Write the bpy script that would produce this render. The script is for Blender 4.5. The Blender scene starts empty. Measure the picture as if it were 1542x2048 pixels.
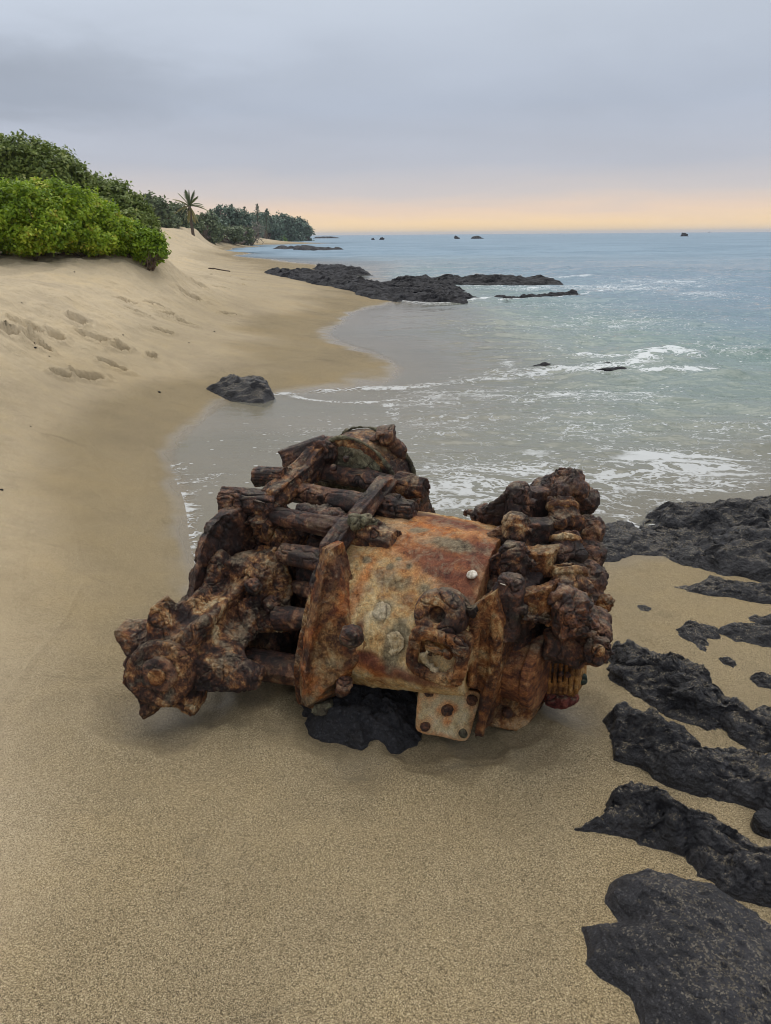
import bpy, bmesh, math, random
import numpy as np
from mathutils import Vector, Matrix
from mathutils.bvhtree import BVHTree
random.seed(7); RNG = np.random.default_rng(11)
scene = bpy.context.scene
COL = scene.collection
R = math.radians

# ------------------------------------------------------------------ camera
F, PITCH, ROLL, H = 1500.0, R(20.3), R(-0.45), 1.6
cam = bpy.data.objects.new('camera', bpy.data.cameras.new('camera')); COL.objects.link(cam)
cam.data.sensor_fit = 'VERTICAL'; cam.data.sensor_height = 36; cam.data.sensor_width = 27
cam.data.lens = F / 2048 * 36; cam.data.clip_start = 0.05; cam.data.clip_end = 20000
cam.matrix_world = Matrix.Translation((0, 0, H)) @ Matrix.Rotation(R(90) - PITCH, 4, 'X') @ Matrix.Rotation(ROLL, 4, 'Z')
scene.camera = cam

def ray(px, py):
    x = (px - 771) / F; y = -(py - 1024) / F
    c, s = math.cos(ROLL), math.sin(ROLL)
    x, y = c * x - s * y, s * x + c * y
    return np.array([x, math.cos(PITCH) + y * math.sin(PITCH), -math.sin(PITCH) + y * math.cos(PITCH)])
EYE = np.array([0, 0, H])
def A(px, py, Y):                       # point seen at (px, py), Y metres ahead
    d = ray(px, py); return EYE + d * (Y / d[1])
def G(px, py, z=0.0):                   # point seen at (px, py), at height z
    d = ray(px, py); return EYE + d * ((z - H) / d[2])
def SZ(px, py, Y, rp):                  # metres covered by rp pixels there
    d = ray(px, py); return rp / F * (Y / d[1])
MU = np.array([.84855867, -.52910129, 0]); MV = np.array([.52910129, .84855867, 0]); MW = np.array([0, 0, 1.])
MO = G(640, 1420, .06)
def L(u, v, w): return MO + u * MU + v * MV + w * MW - np.array([0, 0, .06])
def OU(px, py, u):                      # pixel to the machine's plane u
    d = ray(px, py); C = EYE - MO; t = (u - C @ MU) / (d @ MU); return EYE + t * d

# ------------------------------------------------------------------ noise
def _h(ix, iy, iz, seed):
    h = (ix * 374761393 + iy * 668265263 + iz * 1440662683 + seed * 974711) & 0xffffffff
    h = ((h ^ (h >> 13)) * 1274126177) & 0xffffffff
    h = (h ^ (h >> 16)) & 0xffffff
    return h / 8388607.5 - 1.0
def vnoise(p, seed=0):
    p = np.asarray(p, float); i = np.floor(p).astype(np.int64); f = p - i
    u = f * f * f * (f * (f * 6 - 15) + 10)
    x, y, z = i[:, 0], i[:, 1], i[:, 2]; ux, uy, uz = u[:, 0], u[:, 1], u[:, 2]
    def lx(dy, dz):
        a = _h(x, y + dy, z + dz, seed); b = _h(x + 1, y + dy, z + dz, seed); return a + (b - a) * ux
    a = lx(0, 0); b = lx(1, 0); a = a + (b - a) * uy
    c = lx(0, 1); d = lx(1, 1); c = c + (d - c) * uy
    return a + (c - a) * uz
_Q = np.array([[.36, .48, -.8], [-.8, .6, 0], [.48, .64, .6]])
def fbm(p, octv=4, seed=0, gain=.5):
    s = 0; a = 1; t = 0
    p = np.asarray(p, float)
    for k in range(octv):
        s = s + a * vnoise(p, seed + k); t += a; a *= gain; p = (p @ _Q.T) * 2.03 + 3.7
    return s / t * 1.5
def ridge(p, octv=3, seed=0):
    s = 0; a = 1; t = 0
    for k in range(octv):
        s = s + a * (1 - np.abs(vnoise(p, seed + k)) * 2); t += a; a *= .5; p = (p @ _Q.T) * 2.1 + 1.3
    return s / t
def sstep(a, b, x):
    t = np.clip((x - a) / (b - a), 0, 1); return t * t * (3 - 2 * t)

# ------------------------------------------------------------------ mesh helpers
def mesh_np(name, co, faces):
    """co Nx3, faces: Mx4 / Mx3 array or list of tuples"""
    me = bpy.data.meshes.new(name)
    if isinstance(faces, np.ndarray):
        n = faces.shape[1]
        me.vertices.add(len(co)); me.vertices.foreach_set('co', np.ascontiguousarray(co, dtype=np.float32).ravel())
        me.loops.add(faces.size); me.loops.foreach_set('vertex_index', faces.astype(np.int32).ravel())
        me.polygons.add(len(faces)); me.polygons.foreach_set('loop_start', np.arange(0, faces.size, n, dtype=np.int32))
        me.update(calc_edges=True); me.validate()
    else:
        me.from_pydata([tuple(map(float, c)) for c in co], [], faces); me.update()
    return me
def smooth(me, flag=True):
    me.polygons.foreach_set('use_smooth', np.full(len(me.polygons), flag)); me.update()
def attr(me, name, val):
    a = me.attributes.new(name, 'FLOAT', 'POINT'); a.data.foreach_set('value', np.ascontiguousarray(val, dtype=np.float32))
def get_co(me):
    a = np.empty(len(me.vertices) * 3, np.float32); me.vertices.foreach_get('co', a); return a.reshape(-1, 3).astype(float)
def get_no(me):
    a = np.empty(len(me.vertices) * 3, np.float32); me.vertices.foreach_get('normal', a); return a.reshape(-1, 3).astype(float)
def link(name, me, mat=None, parent=None, label=None, cat=None, group=None, kind=None, loc=None):
    o = bpy.data.objects.new(name, me); COL.objects.link(o)
    if mat and me is not None: me.materials.append(mat)
    if parent: o.parent = parent
    if loc is not None: o.location = loc
    if label: o['label'] = label
    if cat: o['category'] = cat
    if group: o['group'] = group
    if kind: o['kind'] = kind
    return o

# ------------------------------------------------------------------ node helpers
class NT:
    def __init__(s, name):
        s.m = bpy.data.materials.new(name); s.m.use_nodes = True; s.t = s.m.node_tree
        s.t.nodes.clear(); s.out = s.t.nodes.new('ShaderNodeOutputMaterial')
    def n(s, typ, props=None, **inp):
        nd = s.t.nodes.new('ShaderNode' + typ)
        for k, v in (props or {}).items(): setattr(nd, k, v)
        for k, v in inp.items():
            k2 = int(k[1:]) if k[0] == 'i' and k[1:].isdigit() else k.replace('_', ' ')
            s.put(nd.inputs[k2], v)
        return nd
    def put(s, sock, v):
        if isinstance(v, bpy.types.NodeSocket): s.t.links.new(v, sock)
        elif isinstance(v, bpy.types.Node): s.t.links.new(v.outputs[0], sock)
        elif isinstance(v, (tuple, list)) and sock.type == 'RGBA' and len(v) == 3: sock.default_value = (*v, 1)
        else: sock.default_value = v
    def coord(s, scale=(1, 1, 1), which='Object'):
        tc = s.n('TexCoord'); mp = s.n('Mapping', None, Vector=tc.outputs[which], Scale=scale); return mp.outputs[0]
    def noise(s, vec, scale, detail=6, rough=.6, dist=0.):
        return s.n('TexNoise', None, Vector=vec, Scale=scale, Detail=detail, Roughness=rough, Distortion=dist).outputs[0]
    def vor(s, vec, scale, feature='DISTANCE_TO_EDGE', out='Distance', rnd=1.):
        return s.n('TexVoronoi', {'feature': feature}, Vector=vec, Scale=scale, Randomness=rnd).outputs[out]
    def ramp(s, fac, stops, interp='LINEAR'):
        nd = s.n('ValToRGB', None, Fac=fac); cr = nd.color_ramp; cr.interpolation = interp
        while len(cr.elements) < len(stops): cr.elements.new(.5)
        for e, (p, c) in zip(cr.elements, stops):
            e.position = p; e.color = (*c, 1) if isinstance(c, (tuple, list)) else (c, c, c, 1)
        return nd.outputs[0]
    def rng(s, v, a, b, c=0., d=1., smooth=False):
        return s.n('MapRange', {'interpolation_type': 'SMOOTHSTEP' if smooth else 'LINEAR'}, Value=v, From_Min=a, From_Max=b, To_Min=c, To_Max=d).outputs[0]
    def mix(s, f, a, b, mode='MIX'):
        nd = s.n('Mix', {'data_type': 'RGBA', 'blend_type': mode})
        s.put(nd.inputs[0], f); s.put(nd.inputs[6], a); s.put(nd.inputs[7], b); return nd.outputs[2]
    def math(s, op, a, b=0., clamp=False):
        nd = s.n('Math', {'operation': op, 'use_clamp': clamp}); s.put(nd.inputs[0], a); s.put(nd.inputs[1], b); return nd.outputs[0]
    def attr(s, name): return s.n('Attribute', {'attribute_name': name}).outputs['Fac']
    def bump(s, h, dist, strength=1., normal=None):
        nd = s.n('Bump', None, Height=h, Distance=dist, Strength=strength)
        if normal is not None: s.put(nd.inputs['Normal'], normal)
        return nd.outputs[0]
    def bsdf(s, **inp):
        b = s.n('BsdfPrincipled', None, **inp); s.t.links.new(b.outputs[0], s.out.inputs[0]); return b
def srgb(r, g, b):
    f = lambda c: (c / 255 / 12.92) if c / 255 <= .04045 else ((c / 255 + .055) / 1.055) ** 2.4
    return (f(r), f(g), f(b))

# ------------------------------------------------------------------ world
SUN_EL, SUN_AZ = R(62), R(8)           # azimuth clockwise from +Y
w = bpy.data.worlds.new('World'); scene.world = w; w.use_nodes = True
def build_world():
    t = w.node_tree; t.nodes.clear()
    s = NT.__new__(NT); s.t = t; s.out = t.nodes.new('ShaderNodeOutputWorld')
    sky = s.n('TexSky', {'sky_type': 'NISHITA', 'sun_disc': False, 'sun_elevation': SUN_EL, 'sun_rotation': SUN_AZ})
    tc = s.n('TexCoord'); vec = tc.outputs['Generated']
    sp = s.n('SeparateXYZ', None, Vector=vec)
    z = sp.outputs['Z']
    # overcast deck: height ramp (z = sin of elevation)
    K = 10.0
    def c(r, g, b, k=1.): x = srgb(r, g, b); return tuple(q * K * k for q in x)
    azn = s.n('Math', {'operation': 'ARCTAN2'}); s.put(azn.inputs[0], sp.outputs['X']); s.put(azn.inputs[1], sp.outputs['Y'])
    gv = s.n('CombineXYZ', None, X=s.math('MULTIPLY', azn.outputs[0], 3.2), Y=s.math('MULTIPLY', z, 22.), Z=0.)
    zr = s.math('ADD', z, s.math('MULTIPLY', s.math('SUBTRACT', s.noise(gv.outputs[0], 1.3, 4, .55, .5), .5), .030))
    base = s.ramp(zr, [(0.0, srgb(254, 216, 158)), (.012, srgb(253, 219, 172)), (.026, srgb(234, 208, 186)), (.046, srgb(205, 197, 196)),
                      (.08, srgb(183, 186, 197)), (.14, srgb(178, 186, 201)), (.24, srgb(193, 201, 213)), (.6, srgb(222, 225, 232)), (1., srgb(236, 237, 240))])
    # the glow is warmest ahead, cooler to the left
    az = s.n('Math', {'operation': 'ARCTAN2'}); s.put(az.inputs[0], sp.outputs['X']); s.put(az.inputs[1], sp.outputs['Y'])
    # project direction on to a cloud plane
    zz = s.math('ADD', z, .12)
    px = s.math('DIVIDE', sp.outputs['X'], zz); py = s.math('DIVIDE', sp.outputs['Y'], zz)
    cv = s.n('CombineXYZ', None, X=px, Y=py, Z=0.)
    n1 = s.noise(cv.outputs[0], .55, 4, .5, .4); n2 = s.noise(cv.outputs[0], 1.7, 6, .55, .3)
    m = s.math('ADD', s.math('MULTIPLY', n1, .8), s.math('MULTIPLY', n2, .2))
    hi = s.rng(z, .03, .14, 0., 1., True)
    shade = s.rng(m, .3, .7, .90, 1.09)
    lefty = s.rng(az.outputs[0], -.55, .1, 1., 0., True)
    # a long dark cloud belly to the left with a brighter cloud over it
    wob = s.math('MULTIPLY', s.math('SUBTRACT', n2, .5), .10)
    zb = s.math('ADD', z, wob)
    belly = s.math('MULTIPLY', s.rng(zb, .105, .150, 0., 1., True), s.rng(zb, .155, .205, 1., 0., True))
    belly = s.math('MULTIPLY', belly, lefty)
    top = s.math('MULTIPLY', s.math('MULTIPLY', s.rng(zb, .17, .23, 0., 1., True), s.rng(zb, .3, .4, 1., 0., True)), lefty)
    f = s.math('SUBTRACT', 1., s.math('MULTIPLY', belly, .22)); f = s.math('ADD', f, s.math('MULTIPLY', top, .12))
    sh = s.n('Mix', {'data_type': 'FLOAT'}); s.put(sh.inputs[0], hi); s.put(sh.inputs[2], 1.); s.put(sh.inputs[3], shade)
    f = s.math('MULTIPLY', f, sh.outputs[0])
    col = s.n('VectorMath', {'operation': 'SCALE'}); s.put(col.inputs[0], base); s.put(col.inputs['Scale'], s.math('MULTIPLY', f, K * 1.0))
    mx = s.mix(.94, sky.outputs[0], col.outputs[0])
    bg = s.n('Background', None, Color=mx, Strength=.1)
    t.links.new(bg.outputs[0], s.out.inputs[0])
build_world()
sun = bpy.data.objects.new('sun', bpy.data.lights.new('sun', 'SUN')); COL.objects.link(sun)
sun.data.energy = 1.5; sun.data.angle = R(56); sun.data.color = (1, .95, .87)
sd = Vector((math.sin(SUN_AZ) * math.cos(SUN_EL), math.cos(SUN_AZ) * math.cos(SUN_EL), math.sin(SUN_EL)))
sun.rotation_euler = (-sd).to_track_quat('-Z', 'Y').to_euler(); sun.location = (0, 0, 20)
vs = scene.view_settings; vs.view_transform = 'Standard'; vs.look = 'None'; vs.gamma = 1; vs.exposure = 0.07
try: vs.use_curve_mapping = False
except Exception: pass
scene.cycles.filter_width = 1.0

# ------------------------------------------------------------------ terrain field
SHORE = [(545, 484), (490, 491), (425, 502), (470, 511), (560, 520), (640, 531), (705, 546), (760, 575), (800, 602), (700, 626), (656, 665), (700, 692), (793, 737),
         (740, 770), (640, 781), (560, 786), (470, 800), (400, 842), (350, 885), (340, 935), (362, 985), (375, 1050), (392, 1135), (600, 1190), (900, 1170),
         (1200, 1112), (1300, 1090), (1420, 1085), (1600, 1070)]
CTL = []        # x, y, z
for a in SHORE: CTL.append((*G(*a, 0)[:2], 0.0))
def cg(px, py, z): CTL.append((*G(px, py, z)[:2], z))
def cy(px, py, Y): p = A(px, py, Y); CTL.append(tuple(p))
for px, py, z in [(-300, 2400, .12), (771, 2400, .10), (1800, 2400, .08), (0, 2048, .12), (771, 1900, .09), (1542, 2000, .07), (640, 1440, .058), (900, 1490, .055), (1100, 1440, .05), (320, 1440, .075), (0, 1500, .16), (0, 1130, .20),
                  (-600, 1300, .35), (200, 1200, .09), (150, 930, .15), (0, 900, .32), (-500, 800, .85), (0, 700, .68), (250, 700, .42), (450, 690, .24), (560, 735, .1), (150, 600, .9), (380, 600, .55), (560, 610, .25), (620, 580, .2),
                  (0, 560, 1.05), (330, 545, .92) , (480, 548, .36), (440, 520, .22), (560, 541, .10), (500, 520, .06), (380, 518, .75), (1350, 1230, .035), (1500, 1500, .05), (1280, 1150, .015), (420, 535, .50), (520, 530, .13)]: cg(px, py, z)
for px, py, Y in [(-400, 480, 12), (0, 497, 13), (160, 500, 13.5), (335, 520, 14.2), (320, 457, 85), (390, 459, 95), (440, 464, 120), (500, 473, 165), (540, 480, 190), (350, 490, 55), (400, 480, 80), (-200, 468, 40), (150, 462, 60)]: cy(px, py, Y)
for px, py, z in [(820, 570, -.45), (900, 640, -.12), (800, 690, -.045), (900, 700, -.10), (1000, 800, -.12), (700, 870, -.05), (450, 900, -.022), (1200, 900, -.2), (1500, 800, -.5), (1500, 600, -1.5), (1000, 640, -.4), (900, 520, -1.2), (600, 505, -.8), (500, 502, -.4), (450, 506, -.2), (560, 512, -.6), (620, 482, -1.5), (1000, 480, -4), (1500, 480, -4), (700, 476, -4), (1350, 1040, -.03), (1500, 1030, -.03), (1900, 900, -.2), (2200, 600, -2), (600, 1000, -.03), (900, 1010, -.09), (760, 1080, -.03)]: cg(px, py, z)
for th, r, z in [(-60, 1500, 4), (-40, 1500, 4), (-26, 1500, 3.), (-12, 1500, -4), (0, 3000, -5), (30, 3000, -5), (60, 2500, -5), (70, 100, -3), (70, 10, -.6), (75, 2, .02), (-75, 3, .5), (-70, 20, 2.0), (-70, 200, 3.5), (-40, 100, 2.6)]:
    CTL.append((r * math.sin(R(th)), r * math.cos(R(th)), z))
CTL = np.array(CTL)
def warp(xy):
    r = np.hypot(xy[:, 0], xy[:, 1]); return np.stack([np.arctan2(xy[:, 0], xy[:, 1]) * 1.6, np.log(r)], 1)
_W = warp(CTL)
def _phi(d): return np.where(d > 1e-9, d * d * np.log(np.maximum(d, 1e-9)), 0)
_zc = np.arcsinh(CTL[:, 2] / .15)
_n = len(_W); _K = np.zeros((_n + 3, _n + 3))
_K[:_n, :_n] = _phi(np.linalg.norm(_W[:, None] - _W[None], axis=2)) + np.eye(_n) * 3e-4
_K[:_n, _n] = 1; _K[:_n, _n + 1:] = _W; _K[_n, :_n] = 1; _K[_n + 1:, :_n] = _W.T
_sol = np.linalg.solve(_K, np.concatenate([_zc, np.zeros(3)]))
FOOT = []      # footprints: (px, py, length m, heading deg, depth)
for px, py, z, s, a in [(50, 648, .8, .34, 20), (70, 652, .8, .2, 70), (110, 642, .8, .28, -10), (150, 628, .8, .36, 30), (185, 632, .8, .34, 60), (170, 655, .8, .34, 20), (215, 652, .75, .3, 80), (230, 640, .75, .26, 20),
                        (318, 640, .6, .32, 40), (300, 662, .6, .2, 0), (345, 612, .65, .36, 40), (365, 617, .62, .36, 60), (310, 598, .7, .3, 40), (382, 590, .62, .36, 50), (400, 585, .6, .3, 50), (440, 575, .55, .34, 60), (480, 560, .55, .35, 60), (490, 553, .5, .35, 70), (520, 556, .45, .3, 60),
                        (30, 668, .75, .3, 20), (60, 672, .72, .3, 50), (115, 697, .65, .26, 0), (250, 600, .75, .3, 30), (425, 540, .7, .4, 20), (450, 541, .65, .5, 10), (455, 605, .5, .3, 40), (330, 604, .68, .34, 20), (270, 607, .75, .3, 60)]:
    q = G(px, py, z); FOOT.append((q[0], q[1], s, R(a)))
def d_line(xy, pl):
    best = np.full(len(xy), 1e9)
    for a, b in zip(pl[:-1], pl[1:]):
        e = b - a; t = np.clip(((xy - a) @ e) / max(e @ e, 1e-9), 0, 1); best = np.minimum(best, np.linalg.norm(xy - a - t[:, None] * e, axis=1))
    return best
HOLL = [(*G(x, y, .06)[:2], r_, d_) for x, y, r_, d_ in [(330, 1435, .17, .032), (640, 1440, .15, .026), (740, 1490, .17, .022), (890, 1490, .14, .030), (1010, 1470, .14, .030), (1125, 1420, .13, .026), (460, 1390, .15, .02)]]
LINES = [(np.array([G(x, y, .06)[:2] for x, y in pts]), w_, h_) for pts, w_, h_ in [
    ([(700, 1512), (800, 1526), (900, 1524), (1000, 1510), (1100, 1478)], .02, .007), ([(1090, 1440), (1150, 1468), (1210, 1480)], .02, .010), ([(1210, 1530), (1240, 1560), (1300, 1580), (1360, 1600)], .018, -.010), ([(1215, 1215), (1260, 1262), (1300, 1280)], .02, -.009),
    ([(0, 1500), (60, 1380), (120, 1290), (170, 1180), (150, 1080)], .012, .005), ([(0, 1560), (120, 1470), (230, 1460)], .010, .004), ([(0, 960), (40, 1010), (70, 1100), (60, 1200)], .01, -.006), ([(60, 1640), (200, 1600), (300, 1630), (420, 1610)], .05, .006), ([(500, 1720), (700, 1690), (900, 1730), (1100, 1690)], .06, .006), ([(300, 900), (310, 980), (340, 1060), (370, 1150)], .05, .008)]]
def terrain(xy, detail=True):
    xy = np.asarray(xy, float); out = np.empty(len(xy))
    for i in range(0, len(xy), 40000):
        W_ = warp(xy[i:i + 40000]); k = _phi(np.linalg.norm(W_[:, None] - _W[None], axis=2))
        out[i:i + 40000] = k @ _sol[:_n] + _sol[_n] + W_ @ _sol[_n + 1:]
    z = np.clip(np.sinh(np.clip(out, -5, 5)) * .15, -5, 4)
    rr_ = np.hypot(xy[:, 0], xy[:, 1]); th_ = np.degrees(np.arctan2(xy[:, 0], xy[:, 1]))
    cap = np.interp(np.log(np.maximum(rr_, .1)), np.log([8, 12, 20, 42, 60, 90, 120, 165, 210]), [1.5, 1.5, 1.6, 1.7, 2.1, 2.5, 2.5, 1.9, 1.3])
    cap = cap + sstep(40, 80, rr_) * .35 * fbm(np.c_[xy * .06, rr_ * 0], 3, 91); z = np.where(z > cap - .5, cap - .5 + .5 * np.tanh((z - cap + .5) / .5), z)
    head = sstep(-5.2, -7.5, th_ + 1.2 * vnoise(np.c_[np.log(np.maximum(rr_, .1)) * 3, th_ * .1, th_ * 0], 3)) * sstep(195, 230, rr_) * sstep(900, 600, rr_)
    zf = -4 + 4.9 * head
    t_ = sstep(170, 220, rr_); z = z * (1 - t_) + zf * t_
    if detail:
        p = np.c_[xy, np.zeros(len(xy))]; r = np.hypot(xy[:, 0], xy[:, 1])
        z = z + .012 * fbm(p * .9, 3, 5) * sstep(.03, .2, z)
        dry = sstep(.3, .75, z) * sstep(120, 30, r)
        z = z + dry * (.035 * fbm(p * 2.2, 5, 21) + .03 * ridge(p * 3.1, 3, 33) + .014 * fbm(p * 7, 3, 35))
        z = z + .006 * fbm(p * 2.0, 3, 44) * sstep(.02, .06, z)
        for hx, hy, hr, hd in HOLL:
            q = np.hypot(xy[:, 0] - hx, xy[:, 1] - hy) / hr + .18 * fbm(p * 9, 2, 7) * (r < 4)
            z = z - hd * np.exp(-q * q * 1.5) + hd * .55 * np.exp(-((q - 1.45) / .3) ** 2)
        near = r < 6
        for pl, wd, hh in LINES:
            d_ = d_line(xy[near], pl); z[near] += hh * np.exp(-(d_ / wd) ** 2) * (1 + .8 * fbm(p[near] * 5, 2, 12))
        for fx, fy, s, a in FOOT:
            dx, dy = xy[:, 0] - fx, xy[:, 1] - fy
            near = (np.abs(dx) < 1.2) & (np.abs(dy) < 1.2)
            if not near.any(): continue
            dx, dy = dx[near], dy[near]
            lx = dx * math.sin(a) + dy * math.cos(a); ly = dx * math.cos(a) - dy * math.sin(a)
            q = np.sqrt((lx / (s * .52)) ** 2 + (ly / (s * .24)) ** 2) + .55 * fbm(p[near] * 8, 3, 3)
            z[near] += -.12 * sstep(1.05, .80, q) + .035 * np.exp(-((q - 1.3) / .25) ** 2)
    return z
def ground(px, py, lo=.6, hi=300):
    d = ray(px, py)
    ts = np.exp(np.linspace(math.log(lo), math.log(hi), 900)); P = EYE + ts[:, None] * d
    h = terrain(P[:, :2], False) - P[:, 2]; k = np.argmax(h > 0)
    if h[k] <= 0: return P[-1]
    a = h[k - 1] / (h[k - 1] - h[k]) if k else 0
    return P[k - 1] + (P[k] - P[k - 1]) * a

def polar(rs, th):
    Rg, T = np.meshgrid(rs, th, indexing='ij'); xy = np.stack([Rg * np.sin(T), Rg * np.cos(T)], 2).reshape(-1, 2)
    a, b = len(rs), len(th); I = np.arange(a * b).reshape(a, b)
    f = np.stack([I[:-1, :-1], I[:-1, 1:], I[1:, 1:], I[1:, :-1]], 2).reshape(-1, 4)
    return xy, f
TH = np.concatenate([np.linspace(R(-88), R(-42), 40, endpoint=False), np.linspace(R(-42), R(42), 640, endpoint=False), np.linspace(R(42), R(88), 41)])
RS = np.concatenate([np.geomspace(.35, 5, 330, endpoint=False), np.geomspace(5, 16, 400, endpoint=False), np.geomspace(16, 40, 150, endpoint=False), np.geomspace(40, 6000, 150)])

# ------------------------------------------------------------------ materials: sand, sea, rock
def mat_sand():
    s = NT('sand'); v = s.coord()
    wet = s.attr('wet'); damp = s.attr('damp')  # wet: swash wetness plus the contact shade painted round the wreck
    # grains of several minerals
    g = s.n('TexVoronoi', {'feature': 'F1'}, Vector=v, Scale=520.).outputs['Color']
    g1 = s.n('SeparateColor', None, Color=g).outputs[0]
    g2 = s.noise(v, 230, 3, .75)
    gm = s.math('ADD', s.math('MULTIPLY', g1, .45), s.math('MULTIPLY', g2, .55))
    dryc = s.ramp(gm, [(.10, srgb(112, 98, 77)), (.32, srgb(178, 161, 132)), (.6, srgb(197, 181, 152)), (.9, srgb(222, 209, 183))])
    dampc = s.ramp(gm, [(.14, srgb(40, 34, 24)), (.30, srgb(88, 78, 59)), (.48, srgb(136, 121, 93)), (.66, srgb(166, 150, 119)), (.86, srgb(212, 198, 166))])
    big = s.noise(v, .8, 4, .6); big2 = s.noise(v, 4.5, 5, .6, .6)
    c = s.mix(damp, dryc, dampc)
    tint = s.ramp(big, [(.3, (.86, .86, .88)), (.5, (1., 1., 1.)), (.7, (1.06, 1.03, .97))])
    c = s.mix(1., c, tint, 'MULTIPLY')
    tint2 = s.ramp(big2, [(.3, (.88, .88, .88)), (.5, (1., 1., 1.)), (.7, (1.05, 1.04, 1.0))])
    c = s.mix(.8, c, tint2, 'MULTIPLY')
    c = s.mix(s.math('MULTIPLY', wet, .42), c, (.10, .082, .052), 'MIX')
    # wisps of black lava grit left by the swash
    wv = s.coord((1.0, 2.6, 1))
    wisp = s.rng(s.noise(wv, 2.4, 6, .65, 1.2), .58, .74, 0., .5, True)
    c = s.mix(s.math('MULTIPLY', wisp, s.math('MULTIPLY', damp, .7)), c, (.07, .06, .045))
    h = s.math('ADD', s.math('MULTIPLY', g1, .5), s.noise(v, 120, 3, .6))
    b1 = s.bump(h, .0022, .55)
    mid = s.noise(v, 14, 5, .62); b2 = s.bump(mid, .012, .45, b1)
    lum = s.noise(s.coord((1, 1.5, 1)), 3.2, 5, .6)
    b3 = s.bump(s.math('MULTIPLY', lum, s.math('SUBTRACT', 1., damp)), .09, .8, b2)
    rough = s.rng(wet, 0., 1., .92, .24)
    s.bsdf(Base_Color=c, Roughness=rough, Normal=b3, Specular_IOR_Level=s.rng(wet, 0, 1, .12, .5)); return s.m
def mat_sea():
    s = NT('sea_water'); v = s.coord()
    dep = s.attr('depth'); foam = s.attr('foam'); far = s.attr('far')
    murk = s.ramp(dep, [(0., srgb(160, 152, 134)), (.10, srgb(146, 142, 126)), (.25, srgb(128, 138, 128)), (.45, srgb(112, 134, 128)), (.7, srgb(108, 134, 142)), (1., srgb(104, 134, 154))])
    n = s.noise(s.coord((.35, 1, 1)), .35, 5, .6, .5)
    murk = s.mix(s.rng(n, .35, .7, 0., .55, True), murk, s.mix(1., murk, (.62, .74, .74), 'MULTIPLY'))
    # lacy foam
    warp_ = s.n('TexNoise', None, Vector=v, Scale=1.5, Detail=5., Roughness=.6).outputs[1]
    sv = s.coord((.34, 1.15, 1.))
    wv = s.n('VectorMath', {'operation': 'MULTIPLY_ADD'}); s.put(wv.inputs[0], warp_); s.put(wv.inputs[1], (1.1, 1.1, 0)); s.put(wv.inputs[2], sv)
    e1 = s.vor(wv.outputs[0], 3.1); e2 = s.vor(wv.outputs[0], 7.5)
    lace = s.math('MAXIMUM', s.rng(e1, 0., .09, 1., 0.), s.math('MULTIPLY', s.rng(e2, 0., .14, 1., 0.), .85))
    blot = s.noise(wv.outputs[0], 4.2, 8, .72)
    f = s.math('ADD', s.math('MULTIPLY', lace, .55), s.math('MULTIPLY', blot, .75))
    thr = s.math('SUBTRACT', 1.12, s.math('MULTIPLY', foam, .92))
    fm = s.rng(s.math('SUBTRACT', f, thr), -.06, .20, 0., .70, True)
    # spent bubbles
    bub = s.n('TexVoronoi', {'feature': 'F1'}, Vector=s.coord((.55, 1., 1.)), Scale=17.)
    bn = s.n('SeparateColor', None, Color=bub.outputs['Color']).outputs[0]
    bb = s.math('MULTIPLY', s.rng(bub.outputs['Distance'], .12, .22, 1., 0.), s.rng(s.math('SUBTRACT', bn, s.math('MULTIPLY', foam, .75)), .24, .36, 1., 0.))
    bb = s.math('MULTIPLY', bb, s.rng(foam, .05, .22, 0., .75))
    fm = s.math('MAXIMUM', fm, bb)
    col = s.mix(fm, murk, (.84, .87, .88))
    # ripples
    rp = s.coord((.55, 1., 1.))
    r1 = s.noise(rp, 5.0, 4, .55, .3); r2 = s.noise(rp, 19, 3, .5); r3 = s.noise(s.coord((.5, 1., 1.)), .9, 4, .6, .4)
    r4 = s.noise(s.coord((.35, 1., 1.)), .16, 5, .65, .4)
    calm = s.attr('chop')
    hh = s.math('ADD', s.math('MULTIPLY', r1, .042), s.math('MULTIPLY', r2, .006))
    hh = s.math('ADD', hh, s.math('MULTIPLY', r3, .06))
    hh = s.math('MULTIPLY', hh, calm)
    hh = s.math('ADD', hh, s.math('MULTIPLY', s.math('MULTIPLY', r4, .9), far))
    hh = s.math('ADD', hh, s.math('MULTIPLY', fm, .006))
    b = s.bump(hh, 1., 1.)
    alpha = s.math('MAXIMUM', s.attr('alpha'), fm)
    far_c = s.mix(far, col, s.mix(s.rng(r4, .40, .62, 0., .6, True), srgb(132, 156, 172), srgb(98, 124, 142)))  # averaged sky reflection of distant waves, painted into the base colour
    s.bsdf(Base_Color=far_c, Roughness=s.math('MAXIMUM', s.rng(fm, 0., 1., .09, .75), s.math('MULTIPLY', far, .42)), IOR=1.333, Specular_IOR_Level=s.rng(far, 0, 1, .45, .12), Normal=b, Alpha=alpha); return s.m
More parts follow.
